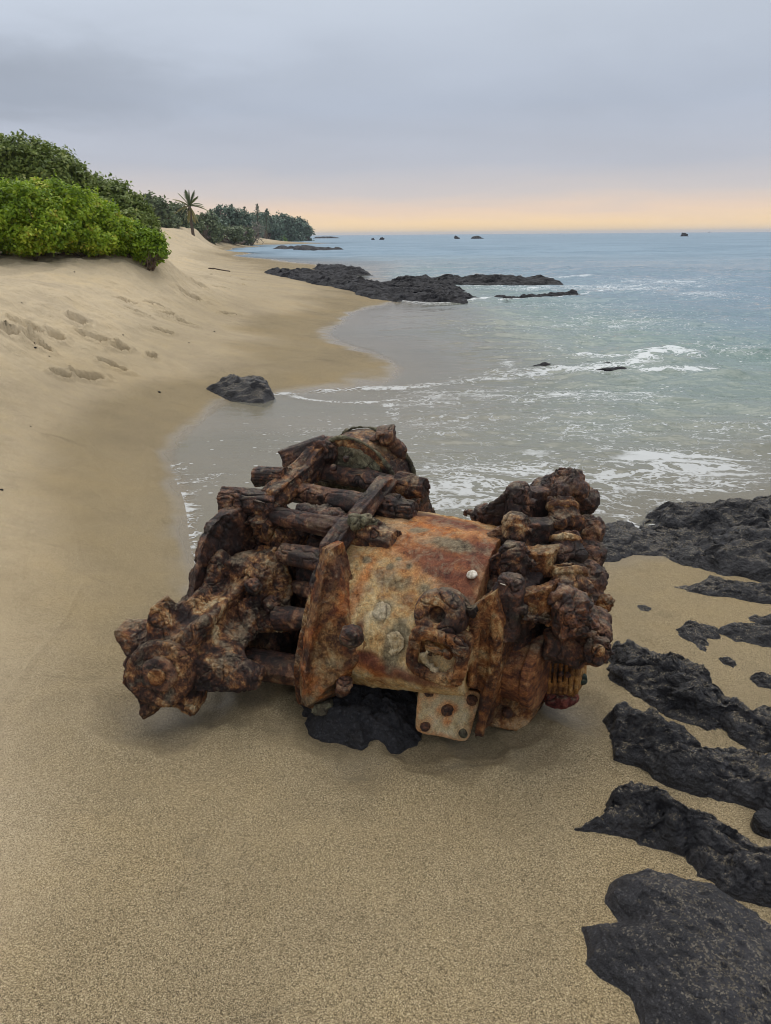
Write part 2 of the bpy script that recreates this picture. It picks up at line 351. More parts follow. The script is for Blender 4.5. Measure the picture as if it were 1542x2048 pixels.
def mat_rock(name='lava', sandy=0., wetness=.5, grain=1., base=1.):
    s = NT(name); v = s.coord()
    n1 = s.noise(v, 7, 6, .65); n2 = s.noise(v, 60 * grain, 5, .7); n3 = s.n('TexVoronoi', {'feature': 'F1'}, Vector=v, Scale=260. * grain)
    c = s.ramp(n1, [(.3, tuple(base * q for q in (.010, .010, .012))), (.5, tuple(base * q for q in (.021, .021, .025))), (.7, tuple(base * q for q in (.042, .041, .046)))])
    sp = s.n('SeparateColor', None, Color=n3.outputs['Color']).outputs[0]
    c = s.mix(s.rng(sp, .82, .97, 0., .34), c, tuple(base * q for q in (.13, .13, .14)))
    c = s.mix(s.rng(n2, .62, .78, 0., .4), c, tuple(base * q for q in (.085, .078, .075)))
    if sandy:
        geo = s.n('NewGeometry'); nz = s.n('SeparateXYZ', None, Vector=geo.outputs['Normal']).outputs['Z']
        k = s.math('MULTIPLY', s.rng(nz, .8, .97, 0., 1., True), s.rng(s.math('ADD', s.math('MULTIPLY', s.noise(v, 9, 5, .65), .6), s.math('MULTIPLY', sp, .4)), .50, .66, 0., sandy, True))
        c = s.mix(k, c, s.ramp(sp, [(.1, srgb(84, 70, 48)), (.5, srgb(150, 130, 95)), (.9, srgb(205, 188, 150))]))
    h = s.math('ADD', s.math('MULTIPLY', n2, .5), s.math('MULTIPLY', s.noise(v, 22, 6, .7), .9))
    b = s.bump(h, .03, .8); b = s.bump(s.math('ADD', s.n('TexVoronoi', {'feature': 'F1'}, Vector=s.coord((1, 1, 1.6)), Scale=(46. if grain > .5 else 5.)).outputs['Distance'], s.noise(v, 90 * grain, 4, .7)), .010 if grain > .5 else .06, .9, b); b = s.bump(s.math('ADD', sp, s.noise(v, 330 * grain, 2)), .0035, .8, b)
    s.bsdf(Base_Color=c, Roughness=s.rng(n2, .3, .7, .66 - .44 * wetness, .84 - .42 * wetness), Normal=b, Specular_IOR_Level=.10 if name == 'far_lava_rock' else .48); return s.m
M_SAND, M_SEA = mat_sand(), mat_sea()
M_LAVA = mat_rock('lava_rock', .35, .75); M_LAVA_DRY = mat_rock('sandy_lava_rock', .22, .35, 1.0, 1.35); M_LAVA_FAR = mat_rock('far_lava_rock', 0, .45, .1, .8)

# ------------------------------------------------------------------ sand and sea
xy, fc = polar(RS, TH)
ZG = terrain(xy)
# scour and low mound round the wreck
P3 = np.c_[xy, np.zeros(len(xy))]
me = mesh_np('sand', np.c_[xy, ZG], fc); smooth(me)
rr = np.hypot(xy[:, 0], xy[:, 1])
zz_ = ZG + .08 * fbm(P3 * .7, 3, 9); dmp = 1 - .48 * sstep(.09, .24, zz_) - .52 * sstep(.28, .75, zz_)
contact_shade = np.zeros(len(xy))  # contact shade at the wreck's feet, painted in as darker, glossier sand
for hx, hy, hr, hd in HOLL: contact_shade = np.maximum(contact_shade, np.exp(-(np.hypot(xy[:, 0] - hx, xy[:, 1] - hy) / hr + .2 * fbm(P3 * 9, 2, 7) * (rr < 4)) ** 2 * .9))
attr(me, 'damp', dmp); attr(me, 'wet', np.maximum(1 - sstep(.0, .026, ZG + .012 * fbm(P3 * 2.5, 3, 19)), .7 * contact_shade))  # swash wetness and painted contact shade share one mask
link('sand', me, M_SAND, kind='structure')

def px_poly(pts, z=0.): return np.array([G(a, b, z)[:2] for a, b in pts])
def in_poly(xy, pl):
    x, y = xy[:, 0], xy[:, 1]; ins = np.zeros(len(xy), bool); j = len(pl) - 1
    for i in range(len(pl)):
        xi, yi = pl[i]; xj, yj = pl[j]
        c = ((yi > y) != (yj > y)) & (x < (xj - xi) * (y - yi) / (yj - yi + 1e-12) + xi); ins ^= c; j = i
    return ins
def build_sea():
    dep = -ZG
    keep = rr > 1.2
    chop = sstep(.015, .30, dep)
    z = np.zeros(len(xy))
    q = P3 * np.array([.5, 1, 1])
    z += chop * sstep(200, 60, rr) * (.10 * fbm(q * .38, 3, 51) + .075 * ridge(q * 1.3, 3, 57))
    z += sstep(.03, .12, dep) * sstep(30, 12, rr) * (.016 * fbm(q * 2.4, 3, 61) + .010 * fbm(q * 7, 2, 64))
    z -= .0 * chop
    foam = np.zeros(len(xy))
    nz = fbm(P3 * np.array([.8, 1.6, 1]), 4, 71)
    def line(pts, wpx, amt, ragged=.6, crest=0.):
        nonlocal foam, z
        pl = px_poly(pts); d = d_line(xy, pl) / np.maximum(rr * wpx / 1500 * np.clip(1.6 / rr * 1.0, .12, 1) ** -.6, .01)
        k = np.exp(-(d * (1 + ragged * nz)) ** 2)
        foam = np.maximum(foam, amt * k)
        if crest: z += crest * np.exp(-(d * .8) ** 2)
    def blob(cx, cyy, rx, ry, amt):
        nonlocal foam
        c = G(cx, cyy)[:2]; ax = G(cx + rx, cyy)[:2] - c; ay = G(cx, cyy + ry)[:2] - c
        Mx = np.linalg.inv(np.stack([ax, ay], 1)); u = (xy - c) @ Mx.T
        foam = np.maximum(foam, amt * np.exp(-(u ** 2).sum(1) * (1 + .5 * nz)))
    # spent foam drifting in the shallows
    for a in [(1000, 960, 330, 90, .67), (1350, 930, 260, 80, .68), (1200, 850, 300, 60, .42), (900, 850, 200, 60, .42), (700, 880, 260, 70, .40), (1450, 860, 200, 60, .40), (860, 1000, 120, 40, .62), (1100, 790, 330, 26, .52),
              (860, 800, 120, 40, .50), (1400, 970, 200, 26, .66), (1200, 990, 120, 24, .6), (540, 900, 190, 80, .34), (1250, 640, 260, 36, .42), (1450, 700, 160, 40, .40), (1100, 700, 120, 30, .28), (1330, 565, 160, 12, .55), (1050, 575, 130, 10, .56), (1150, 610, 200, 14, .42), (860, 606, 60, 8, .62), (1215, 744, 110, 9, .70), (1090, 742, 60, 7, .7), (1330, 722, 60, 14, .7), (1220, 576, 200, 12, .62), (1400, 590, 160, 12, .5), (1480, 600, 120, 20, .30), (940, 655, 60, 20, .3)]: blob(*a)
    # swash edges and little breakers
    line([(556, 788), (620, 800), (690, 806), (760, 804), (792, 800)], 5, .62, .8, .004)
    line([(792, 800), (778, 812), (790, 835)], 8, .56, .8)
    line([(650, 781), (720, 778), (800, 776), (850, 772), (920, 762), (1000, 758), (1060, 752)], 6, .66, .8, .010)
    line([(1060, 752), (1110, 744), (1180, 750), (1250, 744), (1290, 734)], 11, .76, .7, .03)
    line([(1180, 722), (1290, 730), (1330, 712), (1350, 706), (1380, 720)], 9, .80, .7, .06)
    line([(1290, 752), (1400, 748), (1440, 750)], 6, .72, .5, .02)
    line([(1000, 720), (1040, 745)], 5, .5, .5)
    line([(800, 990), (850, 985), (930, 960), (1000, 955)], 9, .66, .5)
    line([(360, 985), (372, 1030), (384, 1080), (394, 1128)], 16, .56, .9)
    line([(350, 930), (372, 990), (386, 1040)], 22, .46, .9)
    line([(1240, 1035), (1290, 1062), (1320, 1050)], 8, .8, .5)
    line([(790, 602), (860, 608), (940, 606), (985, 600)], 3, .9, .5, .03)
    line([(960, 572), (1050, 562), (1130, 560), (1200, 555)], 3, .84, .5, .05)
    line([(1000, 603), (1100, 600), (1220, 585)], 2.5, .72, .5)
    line([(415, 507), (450, 503), (520, 492), (545, 486)], 2, .9, .4)
    # wave humping up behind the awash rock
    c = G(1350, 735)[:2]; u = (xy - c) / np.array([.55, .35]); z += .10 * np.exp(-(u ** 2).sum(1))
    c = G(1450, 760)[:2]; u = (xy - c) / np.array([1.3, .25]); z += .07 * np.exp(-(u ** 2).sum(1))
    al = sstep(.0, .010, dep + .003 * nz) * .42 + sstep(.01, .10, dep) * .30 + sstep(.06, .3, dep) * .28
    me = mesh_np('sea', np.c_[xy, z], fc)
    rem = (ZG > .12)[fc].all(1) | (rr < 1.5)[fc].all(1)
    bm = bmesh.new(); bm.from_mesh(me); bm.faces.ensure_lookup_table()
    bmesh.ops.delete(bm, geom=[bm.faces[i] for i in np.nonzero(rem)[0]], context='FACES_ONLY')
    ok = np.zeros(len(xy), bool)
    ok[np.unique(fc[~rem])] = True
    bm.verts.ensure_lookup_table(); bmesh.ops.delete(bm, geom=[bm.verts[i] for i in np.nonzero(~ok)[0]], context='VERTS')
    bm.to_mesh(me); bm.free(); smooth(me)
    attr(me, 'depth', (1 - np.exp(-np.maximum(dep, 0) / .9))[ok]); attr(me, 'foam', foam[ok]); attr(me, 'alpha', al[ok])
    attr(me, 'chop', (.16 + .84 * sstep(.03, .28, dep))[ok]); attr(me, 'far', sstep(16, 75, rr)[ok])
    return link('sea', me, M_SEA, kind='structure')
build_sea()

# ------------------------------------------------------------------ lava rocks
def sdist(xy, pl):
    d = d_line(xy, np.vstack([pl, pl[:1]])); return np.where(in_poly(xy, pl), d, -d)
def rock(name, px, h, step, label, mat=None, soft=.05, rough=1., ropy=(0, 1), zg=None, group=None, z0=.05, seed=0, plat=.5, cat='rock'):
    pl = px_poly(px, z0 + .25 * h); mn, mx = pl.min(0) - soft, pl.max(0) + soft
    mx = np.minimum(mx, mn + 260 * step * 2.2)
    nx, ny = [max(4, int(q)) for q in (mx - mn) / step]
    X, Y = np.meshgrid(np.linspace(mn[0], mx[0], nx), np.linspace(mn[1], mx[1], ny), indexing='ij'); g = np.c_[X.ravel(), Y.ravel()]
    p = np.c_[g, np.zeros(len(g)) + seed * 1.7]
    L_ = soft * 4
    gw = g + np.c_[fbm(p / L_ * 1.3, 4, seed), fbm(p / L_ * 1.3, 4, seed + 50)] * soft * .75 * min(rough, 1.2)
    d = sdist(gw, pl)
    gz = terrain(g, False)
    if z0 <= 0: gz = np.maximum(gz, -.05 if h < .45 else -.16)
    prof = np.where(d > 0, 1 - np.exp(-np.maximum(d, 0) / soft * 1.6), np.maximum(d, -soft * 1.5) / soft * 1.1)
    a = np.array(ropy, float); a /= np.linalg.norm(a); al_ = g @ a; ac = g @ np.array([-a[1], a[0]])
    pr = np.c_[al_ * .38, ac, np.zeros(len(g)) + seed]
    n = .55 * fbm(pr / L_ * 1.6, 5, seed + 3) + .5 * (ridge(pr / L_ * 2.6, 3, seed + 5) - .3) + .28 * ridge(pr / L_ * 7.5, 3, seed + 8)
    big = 1 + .42 * fbm(p / L_ * .6, 3, seed + 9)
    n = n + .35 * (sstep(-.06, .06, fbm(pr / L_ * 3.2, 3, seed + 61)) - .5) + .22 * (sstep(-.05, .05, fbm(pr / L_ * 6.5, 3, seed + 67)) - .5)
    z = gz + h * prof * np.where(d > 0, big, 1) * (plat + (1 - plat) * sstep(0, soft * 5, d)) + np.where(d > -soft, 1, 0) * h * .40 * rough * n * sstep(-soft, soft * 1.2, d)
    co = np.c_[g, z]
    # crags that lean sideways
    q = co / L_
    j = sstep(-soft * .5, soft, d)[:, None] * rough * soft * np.c_[fbm(q * 2.2, 4, seed + 21), fbm(q * 2.2, 4, seed + 31), .5 * fbm(q * 4.5, 3, seed + 41)] * .5
    co += j
    I = np.arange(nx * ny).reshape(nx, ny); f = np.stack([I[:-1, :-1], I[1:, :-1], I[1:, 1:], I[:-1, 1:]], 2).reshape(-1, 4)
    kp = (d > -soft * 1.2)[f].any(1); f = f[kp]
    used = np.unique(f); mp = np.zeros(nx * ny, int); mp[used] = np.arange(len(used))
    co = co[used]; f = mp[f]
    c0 = np.array([*pl.mean(0), gz.mean()])
    me = mesh_np(name, co - c0, f); smooth(me)
    return link(name, me, mat or M_LAVA, label=label, cat=cat, group=group, loc=c0)
RG = 'lava rocks breaking through the sand'
rock('lava_boulder', [(1215, 1805), (1220, 1770), (1248, 1750), (1290, 1742), (1340, 1752), (1362, 1764), (1430, 1778), (1500, 1822), (1560, 1860), (1680, 1950), (1700, 2250), (1380, 2250), (1292, 2100), (1285, 2045), (1262, 1995), (1212, 1960), (1178, 1932), (1163, 1858), (1215, 1857), (1243, 1850)],
     .085, .004, 'broad smooth rounded black lava boulder dusted with sand, at the lower right corner', M_LAVA_DRY, .035, .42, (1, -1), seed=1, group=RG)
rock('lava_rock', [(1150, 1650), (1205, 1622), (1210, 1600), (1240, 1588), (1270, 1583), (1310, 1585), (1340, 1608), (1390, 1642), (1440, 1668), (1500, 1688), (1560, 1705), (1700, 1760), (1700, 1860), (1540, 1795), (1470, 1775), (1400, 1745), (1378, 1702), (1320, 1688), (1250, 1672), (1235, 1662)],
     .10, .0045, 'craggy black lava ridge tapering into sand, next above the smooth rounded boulder', None, .035, 1.1, (1, -.45), seed=2, group=RG)
rock('lava_rock', [(1205, 1418), (1235, 1410), (1290, 1432), (1350, 1452), (1400, 1492), (1500, 1508), (1600, 1522), (1720, 1560), (1720, 1690), (1540, 1622), (1470, 1592), (1400, 1572), (1340, 1557), (1280, 1532), (1225, 1517), (1213, 1470)],
     .105, .0045, 'tall blunt-headed black lava ridge with a yellowish wet sand pool along its near side', None, .04, 1.1, (1, -.5), seed=3, group=RG)
rock('lava_rock', [(1220, 1292), (1240, 1282), (1300, 1302), (1350, 1322), (1410, 1352), (1460, 1402), (1510, 1432), (1600, 1430), (1700, 1440), (1700, 1500), (1560, 1500), (1500, 1490), (1450, 1465), (1440, 1445), (1390, 1440), (1340, 1420), (1300, 1392), (1250, 1370), (1218, 1345)],
     .075, .005, 'low streaky black lava slab starting beside the right end of the wreck', None, .035, 1.2, (1, -.6), seed=4, group=RG)
rock('lava_rock', [(1430, 1250), (1452, 1240), (1500, 1245), (1542, 1252), (1620, 1258), (1620, 1300), (1540, 1287), (1470, 1272)],
     .055, .006, 'long dark finger of lava with a blunt tip, reaching in from the right edge', None, .03, .8, (1, -.1), seed=5, group=RG)
rock('lava_rock', [(1350, 1250), (1385, 1237), (1440, 1252), (1442, 1272), (1415, 1268), (1420, 1297), (1392, 1287)],
     .03, .005, 'small ragged lava scrap at the blunt tip of the long lava finger', None, .02, 1.2, (1, -.6), seed=6, group=RG)
rock('lava_rock', [(1497, 1227), (1540, 1219), (1640, 1217), (1640, 1250), (1520, 1243)],
     .05, .006, 'short black lava stub at the right edge, just above the long lava finger', None, .03, 1., (1, -.1), seed=7, group=RG)
rock('lava_rock', [(1345, 1157), (1400, 1154), (1425, 1140), (1460, 1148), (1542, 1166), (1640, 1175), (1640, 1212), (1500, 1192), (1420, 1177)],
     .055, .006, 'narrow black lava tongue lying on sand below the wave-washed rock shelf', None, .03, 1., (1, -.2), seed=8, group=RG)
rock('lava_shelf', [(1270, 1040), (1300, 1003), (1350, 998), (1420, 1003), (1480, 994), (1542, 982), (1700, 975), (1700, 1200), (1540, 1170), (1490, 1152), (1420, 1142), (1380, 1132), (1365, 1100), (1420, 1080), (1390, 1060), (1330, 1055)],
     .095, .009, 'large craggy black lava shelf washed by foam at the right edge', None, .07, 1.2, (1, -.3), z0=0., seed=9, group=RG)
rock('lava_rock', [(1180, 1036), (1250, 1032), (1280, 1045), (1290, 1075), (1360, 1090), (1370, 1112), (1300, 1110), (1262, 1105), (1240, 1118), (1175, 1118)],
     .07, .008, 'flat wet lava slab immediately behind the right end of the wreck', None, .05, .8, (1, -.3), z0=0., seed=10, group=RG)
rock('lava_rock', [(1285, 1048), (1340, 1040), (1400, 1058), (1445, 1090), (1440, 1138), (1370, 1130), (1330, 1112), (1290, 1082)], .06, .008, 'low wet lava hump between the flat slab and the large craggy shelf', None, .05, 1.1, (1, -.4), z0=0., seed=11, group=RG)
rock('lava_rock', [(1438, 1312), (1455, 1312), (1475, 1326), (1468, 1332), (1450, 1324)], .02, .004, 'tiny lava splinter half buried in sand, upper of two near the right edge', None, .012, 1., (1, -.6), seed=12, group=RG)
rock('lava_rock', [(1500, 1347), (1520, 1344), (1560, 1360), (1560, 1376), (1520, 1368)], .03, .004, 'small oval lava lump at the right edge beyond the streaky slab', None, .016, 1., (1, -.5), seed=13, group=RG)
rock('lava_rock', [(1275, 1202), (1290, 1200), (1306, 1208), (1296, 1214), (1280, 1212)], .012, .004, 'tiny dark tip of lava poking from bare sand right of the wreck', None, .012, 1., (1, -.3), seed=14, group=RG)
rock('lava_rock', [(592, 1392), (640, 1440), (690, 1470), (718, 1492), (745, 1474), (790, 1490), (828, 1470), (850, 1400), (800, 1330), (640, 1350)],
     .125, .005, 'rough black lava rock wedged under the rusted wreck', mat_rock('grainy_lava_rock', 0, .3, .8, .9), .04, .9, (1, -.2), seed=15, group=RG)
rock('lava_rock', [(420, 776), (440, 766), (490, 764), (535, 768), (555, 786), (518, 796), (470, 790), (432, 784)],
     .20, .02, 'lone black lava rock at the swash line on the left beach', None, .09, .9, (1, 0), z0=.02, seed=16, group=RG)
SG = 'lava reef running out from the beach'
rock('lava_shelf', [(528, 548), (560, 545), (640, 548), (705, 550), (770, 564), (800, 592), (740, 590), (690, 577), (620, 567), (570, 558)], .21, .06, 'long low lava shelf with its left tip on dry sand', M_LAVA_FAR, .22, 1.2, (1, -.3), z0=.1, seed=20, group=SG)
rock('lava_shelf', [(760, 566), (850, 556), (900, 566), (960, 592), (930, 604), (840, 600), (780, 588), (735, 578)], .27, .05, 'tallest domed lava shelf at the tip of the sandy spit', M_LAVA_FAR, .28, 1.1, (1, -.4), z0=0, seed=21, group=SG)
rock('lava_shelf', [(862, 560), (960, 558), (1110, 558), (1130, 563), (1000, 568), (905, 570), (850, 566)], .24, .08, 'long flat lava shelf with white wash over its right end', M_LAVA_FAR, .3, 1.2, (1, 0), z0=0, seed=22, group=SG)
rock('lava_shelf', [(972, 594), (1060, 590), (1205, 582), (1150, 593), (1000, 601)], .26, .05, 'thin nearest lava strip surrounded by white water', M_LAVA_FAR, .3, 1., (1, 0), z0=0, seed=23, group=SG)
rock('lava_shelf', [(620, 536), (700, 537), (750, 547), (690, 547)], .32, .09, 'thin farthest lava strip behind the sandy spit', M_LAVA_FAR, .4, 1., (1, 0), z0=0, seed=24, group=SG)
rock('lava_rock', [(1060, 726), (1100, 718), (1130, 728), (1110, 736), (1070, 734)], .19, .025, 'small left lump of the rock awash in breaking foam', M_LAVA_FAR, .14, .7, (1, 0), z0=0, seed=25, group=SG)
rock('lava_rock', [(1140, 730), (1165, 722), (1220, 722), (1275, 732), (1270, 746), (1200, 748), (1150, 742)], .25, .025, 'broad dark rock awash in breaking foam beside the small lump', M_LAVA_FAR, .16, .6, (1, 0), z0=0, seed=26, group=SG)
rock('reef_rock', [(548, 495), (600, 494), (692, 497), (640, 500), (560, 498)], .45, .35, 'thin dark reef just offshore of the far beach', M_LAVA_FAR, 1.2, 1., (1, 0), z0=0, seed=27, group=SG, plat=.8)

# ------------------------------------------------------------------ the rusted wreck
def mat_rust(name, stops, warm=.5, pale=.3, crack=1., grain=None, fine=1., stain=False, rough=.82, dark=1., spec=.3, dusty=.45):
    s = NT(name); v = s.coord()
    g = s.coord(grain) if grain else v
    a = s.noise(v, 8., 8, .72, .4); b = s.noise(g, 24, 8, .72, .4); c3 = s.noise(v, 95, 5, .7); d = s.noise(v, 2.6, 4, .55, .5)
    c = s.ramp(s.math('ADD', s.math('MULTIPLY', a, .55), s.math('MULTIPLY', b, .45)), [(p, srgb(*q)) for p, q in stops])
    wm = s.rng(s.math('ADD', s.math('MULTIPLY', d, .5), s.math('MULTIPLY', b, .5)), .50, .64, 0., warm, True)
    c = s.mix(wm, c, s.ramp(c3, [(.3, srgb(84, 40, 22)), (.50, srgb(156, 86, 38)), (.64, srgb(208, 146, 78))]))
    e = s.noise(v, 11, 8, .74, .8)
    pl = s.math('MAXIMUM', s.rng(e, .54, .62, 0., pale, True), s.rng(s.noise(v, 29, 7, .78, .7), .56, .64, 0., pale * .9, True))
    c = s.mix(pl, c, s.ramp(c3, [(.33, srgb(84, 76, 62)), (.5, srgb(148, 136, 112)), (.66, srgb(192, 182, 156))]))
    if stain:
        st = s.attr('stain'); gr = s.attr('grey'); wr = s.attr('orange')
        c = s.mix(wr, c, s.ramp(b, [(.3, srgb(136, 66, 28)), (.5, srgb(194, 110, 48)), (.7, srgb(220, 150, 82))]))
        c = s.mix(st, c, s.ramp(b, [(.3, srgb(66, 34, 32)), (.5, srgb(104, 56, 44)), (.7, srgb(140, 82, 58))]))
        c = s.mix(gr, c, s.ramp(s.noise(v, 60, 5, .75), [(.32, srgb(48, 44, 36)), (.5, srgb(112, 106, 86)), (.68, srgb(164, 156, 128))]))
    blk = s.math('MULTIPLY', s.rng(s.noise(v, 6.5, 7, .7, .6), .50, .58, 0., .62, True), dark if name not in ('sandy_rust', 'pale_stained_plate') else 0.)
    c = s.mix(blk, c, s.ramp(c3, [(.35, srgb(24, 17, 19)), (.65, srgb(62, 44, 42))]))
    dk = s.rng(s.noise(v, 34, 8, .78, .6), .36, .50, .78, 0., True)
    c = s.mix(s.math('MULTIPLY', dk, dark), c, srgb(30, 21, 19))
    sp = s.n('SeparateColor', None, Color=s.n('TexVoronoi', {'feature': 'F1'}, Vector=v, Scale=420.).outputs['Color']).outputs[0]
    c = s.mix(.45, c, s.ramp(sp, [(.0, (.32, .32, .32)), (.5, (.95, .95, .95)), (1., (1.7, 1.65, 1.55))]), 'MULTIPLY')
    crk = s.rng(s.attr('crack'), .0, 1., 0., .85)
    c = s.mix(crk, c, srgb(22, 15, 13))
    h = s.math('ADD', s.math('MULTIPLY', b, 1.0), s.math('MULTIPLY', c3, .35))
    n = s.bump(h, .012 * fine, .9); n = s.bump(s.noise(g, 70, 6, .75, .3), .006 * fine, .9, n); n = s.bump(s.math('ADD', sp, s.noise(v, 280, 2, .6)), .0016, .8, n)
    nz = s.n('SeparateXYZ', None, Vector=s.n('NewGeometry').outputs['Normal']).outputs['Z']
    dust = s.math('MULTIPLY', s.rng(nz, .35, .95, 0., 1., True), s.rng(e, .46, .58, 0., dusty, True))
    c = s.mix(dust, c, s.ramp(c3, [(.33, srgb(96, 84, 68)), (.5, srgb(152, 136, 110)), (.66, srgb(190, 176, 148))]))
    s.bsdf(Base_Color=c, Roughness=s.rng(c3, .3, .7, rough - .12, rough + .1), Normal=n, Specular_IOR_Level=spec); return s.m
DK = [(.42, (22, 14, 14)), (.475, (50, 31, 28)), (.515, (88, 56, 43)), (.555, (130, 90, 64)), (.60, (162, 136, 106))]
MD = [(.42, (28, 18, 18)), (.475, (66, 42, 34)), (.515, (114, 74, 48)), (.555, (172, 128, 80)), (.60, (204, 186, 148))]
BD = [(.40, (142, 96, 56)), (.455, (184, 142, 90)), (.51, (204, 174, 122)), (.56, (214, 192, 146)), (.62, (222, 208, 174))]
PL = [(.34, (128, 100, 64)), (.43, (166, 146, 110)), (.51, (188, 174, 142)), (.60, (202, 192, 166)), (.68, (214, 206, 186))]
OR = [(.42, (52, 32, 24)), (.475, (102, 62, 34)), (.515, (138, 92, 54)), (.555, (166, 130, 86)), (.60, (186, 164, 122))]
M_DK = mat_rust('dark_rust', DK, .42, .26, rough=.56, spec=.5, dusty=.3); M_ROD = mat_rust('grained_rust', DK, .25, .10, rough=.5, spec=.5, dusty=.15); M_MD = mat_rust('brown_rust', MD, .50, .40, rough=.68, spec=.4)
M_BD = mat_rust('sandy_rust', BD, .25, .32, fine=.8, stain=True, rough=.8, dark=.6); M_PL = mat_rust('pale_plate_rust', PL, .25, .25, fine=.4, dark=.4); M_OR = mat_rust('orange_rust', OR, .34, .42, fine=.7, dark=.85)
M_SKIRT = mat_rust('mottled_flange_rust', [(.42, (46, 30, 24)), (.475, (92, 62, 40)), (.515, (136, 98, 60)), (.555, (162, 130, 88)), (.60, (178, 156, 116))], .3, .35, fine=.7, stain=True, dark=.8)
M_RED = mat_rust('red_rust', [(.34, (60, 30, 30)), (.45, (112, 56, 50)), (.57, (150, 84, 72)), (.68, (170, 120, 98))], .2, .12)
M_GRN = mat_rust('lichen_rust', [(.34, (42, 40, 32)), (.43, (82, 80, 64)), (.52, (118, 116, 94)), (.60, (148, 146, 120)), (.68, (172, 170, 142))], .12, .4)

def ring_pts(c, ax, r, n, ph=0.):
    ax = ax / np.linalg.norm(ax); t = np.array([0, 0, 1.]) if abs(ax[2]) < .9 else np.array([1., 0, 0])
    e1 = np.cross(t, ax); e1 /= np.linalg.norm(e1); e2 = np.cross(ax, e1)
    a = np.linspace(0, 2 * math.pi, n, endpoint=False) + ph; r = np.broadcast_to(r, (n,))
    return c + (np.cos(a) * r)[:, None] * e1 + (np.sin(a) * r)[:, None] * e2
class Solid:
    def __init__(s): s.v = []; s.f = []; s.k = 0
    def add(s, v, f): s.v.append(np.asarray(v, float)); s.f += [tuple(int(i) + s.k for i in q) for q in f]; s.k += len(v); return s
    def rings(s, rs, closed=False):
        n = len(rs[0]); f = []; m = len(rs)
        for i in range(m if closed else m - 1):
            j = (i + 1) % m
            for k in range(n): f.append((i * n + k, i * n + (k + 1) % n, j * n + (k + 1) % n, j * n + k))
        if not closed: f += [tuple(range(n))[::-1], tuple((m - 1) * n + k for k in range(n))]
        return s.add(np.concatenate(rs), f)
    def tube(s, *p, n=20):              # p: (point, radius)
        P = [np.asarray(q[0], float) for q in p]
        return s.rings([ring_pts(P[i], P[min(i + 1, len(P) - 1)] - P[max(i - 1, 0)], p[i][1], n) for i in range(len(P))])
    def lathe(s, c, ax, prof, n=40):    # prof: (t, radius)
        ax = np.asarray(ax, float); ax = ax / np.linalg.norm(ax)
        return s.rings([ring_pts(c + ax * t, ax, r, n) for t, r in prof])
    def prism(s, poly, vec): poly = np.asarray(poly, float); return s.rings([poly, poly + vec])
    def box(s, c, a, b, d):             # half axes
        c, a, b, d = [np.asarray(q, float) for q in (c, a, b, d)]
        return s.rings([np.array([c - d - a - b, c - d + a - b, c - d + a + b, c - d - a + b]), np.array([c + d - a - b, c + d + a - b, c + d + a + b, c + d - a + b])])
    def blob(s, c, r, n=12):            # r: radius or 3 axis vectors
        ax = np.eye(3) * r if np.isscalar(r) else np.asarray(r, float)
        th = np.linspace(.12, math.pi - .12, n)
        return s.rings([np.asarray(c) + np.stack([np.sin(t) * np.cos(a) * ax[0] + np.sin(t) * np.sin(a) * ax[1] + np.cos(t) * ax[2] for a in np.linspace(0, 2 * math.pi, 2 * n, endpoint=False)]) for t in th])
WB = G(700, 1400, .055); WB[2] = .05
wreck = link('rusted_machine', None, label='rusted engine wreck with barrel body, tie rods and star wheel, lying on the sand', cat='engine wreck', loc=WB)
